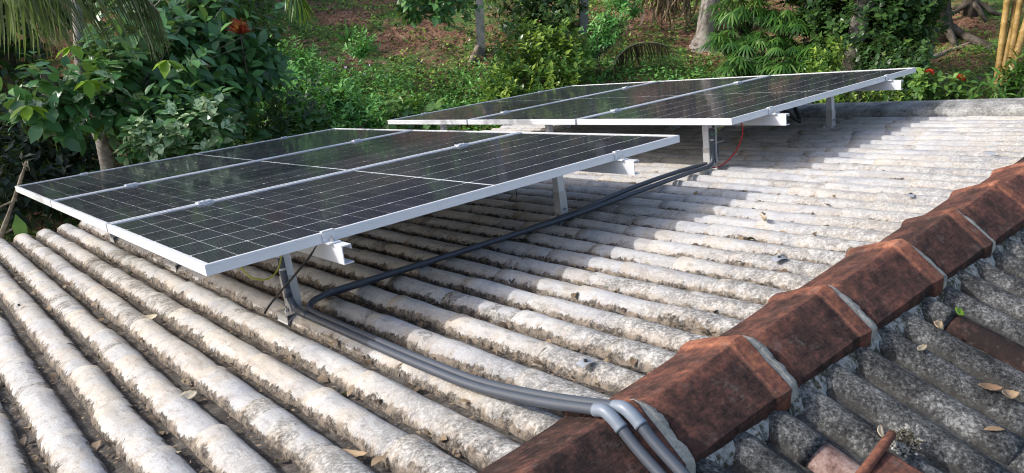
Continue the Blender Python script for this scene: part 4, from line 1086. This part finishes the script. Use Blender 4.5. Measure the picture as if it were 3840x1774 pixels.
# --- coconut trunk right of centre
tb = gnd(2640, 160); t = root_at('coconut_palm', tb, 'pale ringed coconut trunk with swollen foot beside the fan palms', 'palm')
rt = math.hypot(tb.x - CAMW.x, tb.y - CAMW.y)
P = smooth_path([Vector((0, 0, -.15)), Vector((0, 0, .12)), at(2652, 60, rt) - tb, at(2672, -40, rt) - tb, at(2700, -240, rt) - tb, at(2720, -700, rt) - tb, at(2700, -1200, rt) - tb], 8)
mb = MB(); mb.tube(P, [max(.135, .30 - .02 * i) * (1 + .03 * (i % 2)) for i in range(len(P))], 14); mb.build('trunk', M_COCOB, t, True)
top = P[-1]
for k in range(9):
    a = k * .7; e = top + Vector((math.sin(a) * 2.2, math.cos(a) * 2.2, -.1)); mid = top + Vector((math.sin(a) * 1.1, math.cos(a) * 1.1, .6))
    frond(t, 'leaflets', [top, mid, e, e + Vector((math.sin(a) * .7, math.cos(a) * .7, -1.0))], 40, .75, .8, M_LPALM, True, k, False)

# --- concrete posts
for (px, py, wd, lab, lean) in ((1805, 212, .13, 'grey concrete post with a split log leaning at its foot', -.02), (2187, 130, .12, 'grey concrete post behind the yellow green shrub', .0)):
    b0 = gnd(px, py); mb = MB(); h = 2.6
    V = []; 
    for z in np.linspace(-.1, h, 12):
        s = wd / 2; dx = lean * z
        for (a, c) in ((-1, -1), (1, -1), (1, 1), (-1, 1)):
            V.append((a * s + dx + .004 * noise.noise(Vector((z * 3, a, c))), c * s, z))
    F = [(i * 4 + j, i * 4 + (j + 1) % 4, (i + 1) * 4 + (j + 1) % 4, (i + 1) * 4 + j) for i in range(11) for j in range(4)] + [(44, 45, 46, 47)]
    mb.add(V, F); o = mb.build('concrete_post', M_CONC); o.matrix_world = Matrix.Translation(b0) @ Matrix.Rotation(-.7, 4, 'Z'); tag(o, lab, 'post', 'concrete posts on the bank')
b0 = gnd(1765, 238); mb = MB(); q = at(1795, 172, math.hypot(b0.x, b0.y - CAMW.y) + .1) - b0
limb(mb, (0, 0, 0), q, .055, .05, 8, .05, 3); o = mb.build('split_log', M_TWIG, None, True); o.matrix_world = Matrix.Translation(b0); tag(o, 'short pale log leaning against the concrete post', 'log')

# --- shrubs (centre)
def sp(px, py, r_): return at(px, py, r_)
shrub('citrus_shrub', 'glossy yellow green shrub beside the concrete post behind the far array', 'shrub', on_ground(sp(2020, 330, 10.6)),
      [(sp(1960, 190, 10.8), .5), (sp(2070, 230, 10.6), .55), (sp(2130, 150, 10.9), .38), (sp(1890, 300, 10.4), .36), (sp(2020, 310, 10.3), .5), (sp(2160, 290, 10.4), .38), (sp(1930, 110, 11), .2), (sp(1850, 350, 10.1), .26), (sp(1990, 380, 10.0), .4), (sp(1900, 380, 9.9), .3), (sp(2170, 360, 10.0), .3)], 750, 7, .095, M_LYEL, 21, TV=T_OV[0], TF=T_OV_TRI, w=1.1, droop=.0, shell=.3, up=.9)
shrub('feathery_shrub', 'feathery green shrub left of the soil bank', 'shrub', on_ground(sp(1150, 470, 9.6)),
      [(sp(1100, 260, 10.2), .5), (sp(1230, 330, 9.8), .45), (sp(1330, 400, 9.4), .45), (sp(1180, 420, 9.2), .4), (sp(1050, 380, 9.4), .45), (sp(1400, 440, 9.2), .35), (sp(1350, 170, 11), .3), (sp(1270, 480, 8.9), .3)], 420, 16, .095, M_LFERN, 22, w=.8, spread=1.3, droop=.2, shell=.35)
shrub('feathery_shrub', 'taller feathery sapling with bright leaflets right of the second concrete post', 'shrub', on_ground(sp(2240, 330, 11)),
      [(sp(2290, 60, 11.4), .34), (sp(2330, 0, 11.5), .3), (sp(2240, 120, 11.2), .28), (sp(2210, 190, 11.0), .22), (sp(2290, 130, 11.2), .25), (sp(2380, 30, 11.5), .2)], 110, 18, .085, M_LFERN, 23, w=.8, spread=1.4, droop=.2, shell=.3)
shrub('leafy_bush', 'bush of large heart shaped leaves between the two arrays', 'bush', on_ground(sp(1550, 470, 9.0)),
      [(sp(1560, 400, 9.1), .28), (sp(1480, 430, 9.0), .3), (sp(1650, 440, 8.9), .24), (sp(1100, 500, 8.6), .3), (sp(1180, 480, 8.7), .25)], 90, 6, .13, M_LMID, 24, TV=T_OV[0], TF=T_OV_TRI, w=1.5, droop=.6)
shrub('overhanging_branch', 'leafy branch hanging into the top of the picture over the soil bank', 'tree', on_ground(sp(1640, 60, 13)),
      [(sp(1640, 10, 10.6), .3), (sp(1540, 20, 10.6), .25), (sp(1740, 0, 10.8), .25), (sp(1580, -60, 10.8), .4)], 90, 7, .12, M_LBIG, 25, TV=T_OV[0], TF=T_OV_TRI, w=1.3, stems=2, stemr=.03)
shrub('dark_shrub', 'dark glossy shrub between the two concrete posts', 'shrub', on_ground(sp(2000, 60, 12.4)),
      [(sp(1930, 10, 12.4), .5), (sp(2060, 40, 12.2), .5), (sp(2120, -20, 12.6), .5), (sp(2030, 100, 12), .35)], 300, 8, .10, M_LDARK, 26, TV=T_OV[0], TF=T_OV_TRI, w=1.2)
shrub('understory_bush', 'deep green bush in the shade right of the broad leaved tree', 'bush', on_ground(sp(1150, 600, 8.8)),
      [(sp(1060, 440, 8.9), .5), (sp(1160, 400, 9.2), .5), (sp(960, 420, 8.9), .5), (sp(980, 560, 8.4), .5), (sp(1080, 560, 8.4), .4)], 300, 8, .085, M_LDARK, 27, TV=T_OV[0], TF=T_OV_TRI, w=1.2)
shrub('added_shade_bush', 'added bush beyond the left eave with deep shade put into its leaf colour', 'bush', on_ground(sp(120, 760, 9.2)),
      [(sp(40, 560, 9.3), .5), (sp(180, 620, 9.4), .5), (sp(60, 700, 8.6), .4), (sp(280, 560, 9.2), .45), (sp(160, 500, 9.8), .6), (sp(250, 720, 8.8), .35)], 420, 8, .13, M_LSHD, 41, w=1.0, droop=.2)  # added to cover lit ground, its dark leaves stand in for shade
# --- right side
shrub('leafy_tree', 'dense small leaved tree with mottled trunk right of the fan palms', 'tree', on_ground(sp(3220, 300, 11)),
      [(sp(3150, 30, 11.4), .6), (sp(3300, 20, 11.2), .6), (sp(3400, 80, 11.2), .5), (sp(3120, 150, 11.2), .45), (sp(3250, 130, 10.9), .5), (sp(3370, 180, 10.9), .45), (sp(3060, 40, 11.6), .4), (sp(3450, 20, 11.4), .45), (sp(3330, -90, 11.6), .8), (sp(3100, -100, 11.8), .7), (sp(3430, 190, 10.8), .3)], 1250, 8, .095, M_LDARK, 31, TV=T_OV[0], TF=T_OV_TRI, w=1.5, shell=.35)
b0 = on_ground(sp(3185, 300, 10.8)); mb = MB()
mb.tube(smooth_path([Vector((0, 0, -.1)), at(3205, 180, 10.8) - b0, at(3225, 60, 10.9) - b0, at(3240, -80, 11) - b0, at(3235, -500, 11) - b0], 6), [.13] * 6 + [.11] * 6 + [.10] * 6 + [.09] * 7, 12)
limb(mb, at(3215, 150, 10.85) - b0, at(3290, -60, 11.1) - b0, .06, .05, 8, .05, 2)
o = mb.build('mottled_trunk', M_COCOB if False else M_MOTT, None, True); o.matrix_world = Matrix.Translation(b0); tag(o, 'thick mottled pale trunk rising between the fan palms and the flowers', 'tree trunk')
shrub('vine_bush', 'light green narrow leaved bush under the far end of the far array', 'bush', on_ground(sp(3180, 390, 9.2)),
      [(sp(3090, 240, 10.0), .24), (sp(3120, 190, 10.2), .22), (sp(3180, 370, 9.3), .3), (sp(3260, 365, 9.4), .28), (sp(3050, 380, 9.3), .3), (sp(3340, 370, 9.4), .22), (sp(3120, 330, 9.5), .3)], 300, 9, .075, M_LYEL, 32, w=.9)
shrub('dark_shrub', 'dark shrub behind the corner of the far array below the leafy tree', 'shrub', on_ground(sp(3400, 380, 10)),
      [(sp(3380, 290, 10.2), .4), (sp(3460, 330, 9.9), .3), (sp(3540, 360, 9.8), .25), (sp(3300, 250, 10.3), .4)], 260, 8, .08, M_LDARK, 33, TV=T_OV[0], TF=T_OV_TRI, w=1.2)
# ixora with flowers
def ixora(px, py, lab, seed):
    b0 = on_ground(sp(px, py + 90, 9.6)); t = root_at('ixora_bush', b0, lab, 'flower bush', 'ixora bushes with red flower heads'); r = np.random.default_rng(seed)
    c = at(px, py, 9.6) - b0
    C, d, pk = blob_points([(c + Vector((0, 0, -.12)), .22)], 26, r, .4); P, Dv, U, S, cc_ = twig_leaves(C, d + np.array([0, 0, .5]), 6, .10, r, 1.2, .1)
    leaves('foliage', P, Dv, U, S, M_LMID, t, T_OV[0], T_OV_TRI, 1.2)
    n = 120; d = norm(r.normal(size=(n, 3))); d[:, 2] = np.abs(d[:, 2]); leaves('flower_head', np.array(c) + d * .035, d, r.normal(size=(n, 3)), np.full(n, .028), M_PETAL, t)
    mb = MB(); limb(mb, (0, 0, 0), c, .01, .006, 5, .05, seed); mb.build('stem', M_BARKD, t, True)
ixora(3482, 278, 'bush with the larger red flower head beside the corner of the far array', 1)
ixora(3600, 298, 'bush with a small red flower head left of the bamboo', 2)
# trunks at the right
for (px, py, w_, top, lab, m) in ((3530, 150, .17, (3500, -300), 'dark knotted trunk with moss at the right', M_BARKD), (3640, 60, .10, (3650, -400), 'thin dark trunk behind the right hand roots', M_BARKD)):
    b0 = gnd(px, py); r0 = math.hypot(b0.x, b0.y - CAMW.y); mb = MB(); q = at(top[0], top[1], r0) - b0
    limb(mb, (0, 0, -.1), q, w_ * 1.25, w_ * .8, 10, .03, int(px)); 
    for k in range(5): a = k * 1.3; limb(mb, (0, 0, .25), (math.cos(a) * .55, math.sin(a) * .55, -.02), w_ * .55, .03, 6, .1, k)
    o = mb.build('tree_trunk', m, None, True); o.matrix_world = Matrix.Translation(b0); tag(o, lab, 'tree trunk')
for (a, b2, w_, lab, m) in (((3490, 222), (3640, 178), .035, 'pale fallen branch lying on the ground at the right', M_TWIG), ((3570, 120), (3780, 235), .08, 'dark fallen trunk or root running down the slope at the right', M_BARKD), ((3510, 162), (3610, 145), .05, 'short brown root beside the knotted trunk', M_BARK)):
    p0 = gnd(*a); p1 = gnd(*b2); mb = MB(); limb(mb, Vector((0, 0, .03)), p1 - p0 + Vector((0, 0, .08)), w_, w_ * .6, 8, .06, int(a[0])); o = mb.build('fallen_branch', m, None, True); o.matrix_world = Matrix.Translation(p0); tag(o, lab, 'branch')
# bamboo
bt = gnd(3740, 370, 8.5); t = root_at('bamboo_clump', bt, 'clump of yellow bamboo culms at the right edge', 'bamboo')
for (x0, y0, x1, y1, w_) in ((3730, 370, 3785, -60, .034), (3778, 300, 3835, -60, .031), (3800, 250, 3890, -60, .037), (3825, 370, 3860, 180, .03), (3760, 290, 3800, 60, .027)):
    a = at(x0, y0, 10.0) - bt; b2 = at(x1, y1, 10.2) - bt; d = b2 - a; L_ = d.length; nseg = int(L_ / .22) + 1; P = []; Rr = []
    a = a - d.normalized() * .5
    for i in range(nseg + 3):
        q = a + d.normalized() * (.22 * i); P += [q + d.normalized() * -.012, q, q + d.normalized() * .012]; Rr += [w_, w_ * 1.13, w_]
    mb = MB(); mb.tube(P, Rr, 10); mb.build('culm', M_BAMB, t, True)
shrub('grass_clump', 'dark strap leaved plants at the foot of the bamboo', 'plant', on_ground(sp(3830, 400, 9.4)), [(sp(3800, 330, 9.6), .3), (sp(3840, 260, 9.8), .3), (sp(3700, 370, 9.4), .2)], 90, 9, .16, M_LPALM, 35, TV=T_BL_V * np.array([2.2, 1, 1]), TF=T_BL, droop=.5)
# red bromeliad
c = at(900, 125, 7.95); b0 = on_ground(c); t = root_at('red_plant', b0, 'spiky plant with a rosette of dark red leaves', 'plant')
n = 90; d = norm(np.stack([rng.normal(size=n), rng.normal(size=n), np.abs(rng.normal(size=n)) * 1.2 + .2], -1)); leaves('leaf_rosette', np.tile(np.array(c - b0), (n, 1)), d, rng.normal(size=(n, 3)), rng.uniform(.10, .17, n), M_REDL, t, T_BL_V * np.array([1.6, 1, 1]), T_BL)
mb = MB(); limb(mb, (0, 0, 0), c - b0, .012, .008); mb.build('stem', M_BARKD, t, True)
n = 60; P_ = np.array(c - b0)[None] * rng.uniform(.35, .93, n)[:, None]; leaves('foliage', P_, rng.normal(size=(n, 3)) + np.array([0, 0, .3]), rng.normal(size=(n, 3)) * .4 + np.array([0, 0, 1.0]), rng.uniform(.12, .2, n), M_LBIG, t, T_OV[0], T_OV_TRI, 1.2)
# spiky grass tuft
b0 = gnd(1300, 160); t = root_at('spiky_tuft', b0, 'greyish strap leaved tuft on the soil bank', 'plant'); n = 34
d = norm(np.stack([rng.normal(size=n), rng.normal(size=n), np.abs(rng.normal(size=n)) + .5], -1)); leaves('leaf_blade', np.zeros((n, 3)), d, rng.normal(size=(n, 3)), rng.uniform(.2, .38, n), M_LFERN, t, T_BL_V, T_BL)
# dry frond heap and hanging dry leaves
b0 = gnd(2300, 300); r0 = math.hypot(b0.x, b0.y - CAMW.y); t = root_at('dry_frond', b0, 'arched dry brown palm frond lying on the bank in front of the coconut trunk', 'dead frond')
frond(t, 'dry_leaflets', [Vector((0, 0, 0)), at(2310, 225, r0) - b0, at(2370, 170, r0 + .1) - b0, at(2450, 160, r0 + .2) - b0, at(2510, 175, r0 + .3) - b0], 45, .42, .9, M_DRY, True, 5, False)
b0 = on_ground(sp(2540, 90, 12.6)); t = root_at('dead_fronds', b0, 'bundle of hanging dead brown fronds at the top beside the coconut trunk', 'dead frond')
n = 520; P = np.array(at(2520, -50, 12.9) - b0) + rng.normal(0, 1, (n, 3)) * np.array([.26, .26, .22]); d = np.stack([rng.normal(0, .25, n), rng.normal(0, .25, n), -np.ones(n)], -1)
leaves('dead_leaf', P, d, rng.normal(size=(n, 3)), rng.uniform(.15, .30, n), M_DRY, t, T_BL_V * np.array([1.5, 1, 1]), T_BL, kind='stuff')
# yellowed frond hanging from above centre left
b0 = on_ground(sp(1130, 0, 14)); t = root_at('hanging_frond', b0, 'yellowish frond tip hanging over the soil bank at the top', 'frond')
frond(t, 'leaflets', [at(1010, -160, 9.5) - b0, at(1070, -90, 9.4) - b0, at(1120, -20, 9.3) - b0, at(1140, 45, 9.3) - b0], 46, .42, .5, M_LYEL, True, 8, False)
# stick at the left
b0 = on_ground(sp(0, 960, 7.4)); mb = MB(); p0 = at(5, 880, 7.3) - b0; p1 = at(62, 720, 7.3) - b0; p2 = at(100, 605, 7.3) - b0
t = root_at('wooden_stick', b0, 'thin pale wooden stick with a knotted top standing beyond the left eave', 'stick')
mb.tube(smooth_path([p0 + (p0 - p1) * 3.0, p0, p1, p2], 6), [.020] * 8 + [.015] * 8 + [.010] * 3, 8); mb.build('pole', M_TWIG, t, True)
mb = MB(); c = at(97, 622, 7.29) - b0
for k in range(14):
    a = k * 1.9; mb.tube([c, c + Vector((math.cos(a) * .018, math.sin(a) * .018, .012 * math.sin(k))), c + Vector((math.cos(a + .6) * .02, math.sin(a) * .018, -.05 + .007 * k))], .0035, 5)
mb.build('raffia_knot', M_DRYO, t, True)
for a_, c_ in (((65, 748), (-60, 800)), ((20, 872), (50, 858))):
    mb = MB(); limb(mb, at(*a_, 7.3) - b0, at(*c_, 7.3) - b0, .010, .007, 6, .05, 2); mb.build('side_twig', M_TWIG, t, True)
b0 = on_ground(sp(85, 990, 7.6)); t = root_at('sprout', b0, 'single upright green leaf showing above the left eave', 'plant'); c = at(88, 905, 7.6) - b0
T = T_OV[0].copy(); T[:, 0] *= 1.0; T[:, 2] *= .3; T = T * .26; me = mesh('leaf_blade', T, T_OV_TRI, True); me.materials.append(M_LBIGO)
link('leaf_blade', me, t, None, Matrix.Translation(c) @ Matrix.Rotation(PI / 2, 4, 'X')); mb = MB(); limb(mb, (0, 0, 0), c, .006, .005); mb.build('stem', M_BARKD, t)

# --- dark trees behind, with trunks that the glass reflects
def bg_tree(px, r0, h, cw, seed, label, mat=M_LDARK, tr_=.12, low=.35, n=420):
    v = at(px, 0, r0); b0 = Vector((v.x, v.y, tz(v.x, v.y))); t = root_at('background_tree', b0, label, 'tree', 'trees behind the soil bank'); r = np.random.default_rng(seed)
    mb = MB(); P = limb(mb, (0, 0, -.2), (r.normal(0, .3), r.normal(0, .3), h * .8), tr_, tr_ * .6, 9, .03, seed, 10)
    bl = []
    for k in range(7):
        a = r.uniform(0, 6.28); q = Vector((math.cos(a) * cw * .5, math.sin(a) * cw * .5, h * r.uniform(low, 1.0))); bl.append((q, cw * r.uniform(.3, .5))); limb(mb, P[int(r.integers(4, 9))], q, tr_ * .35, .02, 5, .1, seed + k, 5)
    mb.build('trunk', M_BARK if seed % 3 == 0 else M_BARKD, t, True)
    C, d, pk = blob_points(bl, n, r, .3); P, Dv, U, S, c = twig_leaves(C, d + np.array([0, 0, .4]), 7, .22, r, 1.1, .3)
    leaves('crown', P, Dv, U, S, mat, t, T_SM_V, T_SM, 1.3)
places = ['left edge', 'left', 'centre left', 'centre']
lab = ['tall dark tree behind the coconut frond', 'dark tree behind the broad leaved tree', 'tree above the red leaved plant', 'tree beyond the hanging yellow frond', 'tree beyond the top of the soil bank', 'tree behind the first concrete post', 'tree between the concrete posts', 'tree behind the feathery sapling', 'tree behind the coconut trunk', 'tree behind the fan palms', 'tree behind the dense small leaved tree', 'tree behind the knotted trunk', 'tree behind the fallen trunk at the right', 'tree behind the bamboo culms', 'tree beyond the right edge', 'tree beyond the left edge']
pxs = [120, 520, 900, 1180, 1480, 1780, 2050, 2330, 2600, 2900, 3180, 3420, 3640, 3850, 4300, -400]
for i, px in enumerate(pxs):
    bg_tree(px, [15, 15, 22, 22, 23, 21, 22.5, 20, 23, 18, 17, 19, 20, 17, 17, 16][i], [4.2, 4.2, 6.5, 7, 8, 7, 7.5, 8, 8, 7.5, 7, 7, 7.5, 7, 8, 4][i], 2.4, 60 + i, lab[i], M_LDARK if i % 3 else M_LMID, .10 + .03 * (i % 3), .35 if i in (0, 1, 14, 15) else .45)
for i, (x, y, h, cw, lb) in enumerate(((-2.4, 9.8, 4.3, 2.0, 'low dark tree added outside the left edge near the palm to cast shade'), (-.9, 11.4, 4.6, 2.2, 'dark crowned tree added left of the stick to cast shade'), (.5, 13.2, 4.8, 2.2, 'dark tree added behind the left stick to deepen the shade'), (2.0, 15.2, 5.0, 2.2, 'dark tree added behind the leaning trunk to cast shade'), (-3.8, 8.2, 3.6, 1.8, 'bushy dark tree added outside the left edge near the house to cast shade'))):  # added, mostly out of view, to block sun from the left ground
    b0 = Vector((x, y, tz(x, y))); t = root_at('added_shade_tree', b0, lb, 'tree', 'low trees added at the left to cast shade'); r = np.random.default_rng(200 + i)
    mb = MB(); P = limb(mb, (0, 0, -.2), (0, 0, h * .7), .1, .06, 8, .04, i); mb.build('trunk', M_BARKD, t, True)
    bl = [(Vector((r.normal(0, cw * .28), r.normal(0, cw * .28), h * r.uniform(.35, .85))), cw * r.uniform(.35, .5)) for k in range(8)]
    C, d, pk = blob_points(bl, 560, r, .3); P, Dv, U, S, c = twig_leaves(C, d + np.array([0, 0, .4]), 7, .20, r, 1.1, .3)
    leaves('crown', P, Dv, U, S, M_LDARK, t, T_SM_V, T_SM, 1.4)
# thicket closing the view far behind
r = np.random.default_rng(77)
n = 16000; az = np.radians(r.uniform(-25, 95, n)); rd = r.uniform(20, 30, n); X = np.sin(az) * rd; Y = np.cos(az) * rd + CAMW.y; hz = r.random(n) ** 1.1 * (5.5 + 2.5 * np.sin(az * 9) + 1.5 * np.sin(az * 23)); Z = terrain(X, Y) + hz
o = leaves('far_thicket', np.stack([X, Y, Z], -1), np.stack([r.normal(0, 1, n), r.normal(0, 1, n), r.normal(-.2, .6, n)], -1), np.tile(np.array([0, 0, 1.0]), (n, 1)) + r.normal(0, .4, (n, 3)), r.uniform(.5, 1.1, n), M_LDARK, None, w=1.6)
tag(o, 'distant thicket of dark foliage closing the view behind the trees', 'thicket', kind='stuff')
# ground cover
def cover(name, n, azr, rr_, size, mat, label, mask, seed, TV=T_SM_V, TF=T_SM, w=1.3, hmax=.12):
    r = np.random.default_rng(seed); m = int(n * 2.2); az = np.radians(r.uniform(*azr, m)); rd = rr_[0] + (rr_[1] - rr_[0]) * r.random(m) ** 1.2; X = np.sin(az) * rd; Y = np.cos(az) * rd + CAMW.y
    nz = np.array([noise.fractal(Vector((x * .9, y * .9, 2.0 + seed)), .8, 2, 4) for x, y in zip(X, Y)])
    k = (nz + .25 * r.normal(size=m)) > mask(np.degrees(az), rd); X, Y, nz = X[k][:n], Y[k][:n], nz[k][:n]; n = len(X)
    Z = terrain(X, Y) + .01 + r.random(n) * hmax * np.clip(.5 + nz, .2, 1.4)
    o = leaves(name, np.stack([X, Y, Z], -1), np.stack([r.normal(0, 1, n), r.normal(0, 1, n), r.uniform(-.1, .8, n)], -1), np.tile(np.array([0, 0, 1.0]), (n, 1)) + r.normal(0, .5, (n, 3)), size * r.uniform(.5, 1.3, n), mat, None, TV, TF, w)
    tag(o, label, 'ground cover', kind='stuff'); return o
def m_center(az, rd): return np.where(rd < 11.6, -.9, np.where(rd < 13.6, .18, -.1))
def m_all(az, rd): return np.full_like(az, -.4)
cover('ground_cover', 60000, (8, 92), (8.6, 15), .055, M_LCOV, 'low leafy ground cover spread over the bank and garden', m_center, 1)
cover('meadow_plants', 26000, (22, 60), (8.8, 11.6), .07, M_LFERN, 'taller weeds on the foot of the bank behind the far array', m_all, 2, hmax=.35, w=.8)
cover('ground_litter', 14000, (5, 92), (10, 17), .07, M_DRY, 'dry fallen leaves strewn over the red soil', m_all, 3, hmax=.02)
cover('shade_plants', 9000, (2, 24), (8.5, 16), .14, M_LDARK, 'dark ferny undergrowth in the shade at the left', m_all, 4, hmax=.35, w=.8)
cover('lawn_grass', 30000, (62, 92), (8.6, 15), .05, M_LCOV, 'short bright grass behind the verge at the right', m_all, 5, TV=T_BL_V * np.array([2.5, 1, 1]), TF=T_BL, hmax=.02)
cover('small_flowers', 260, (26, 48), (9, 12), .035, M_WHITEF, 'tiny white and mauve flowers dotted over the weeds', m_all, 6, w=2.2, hmax=.42)
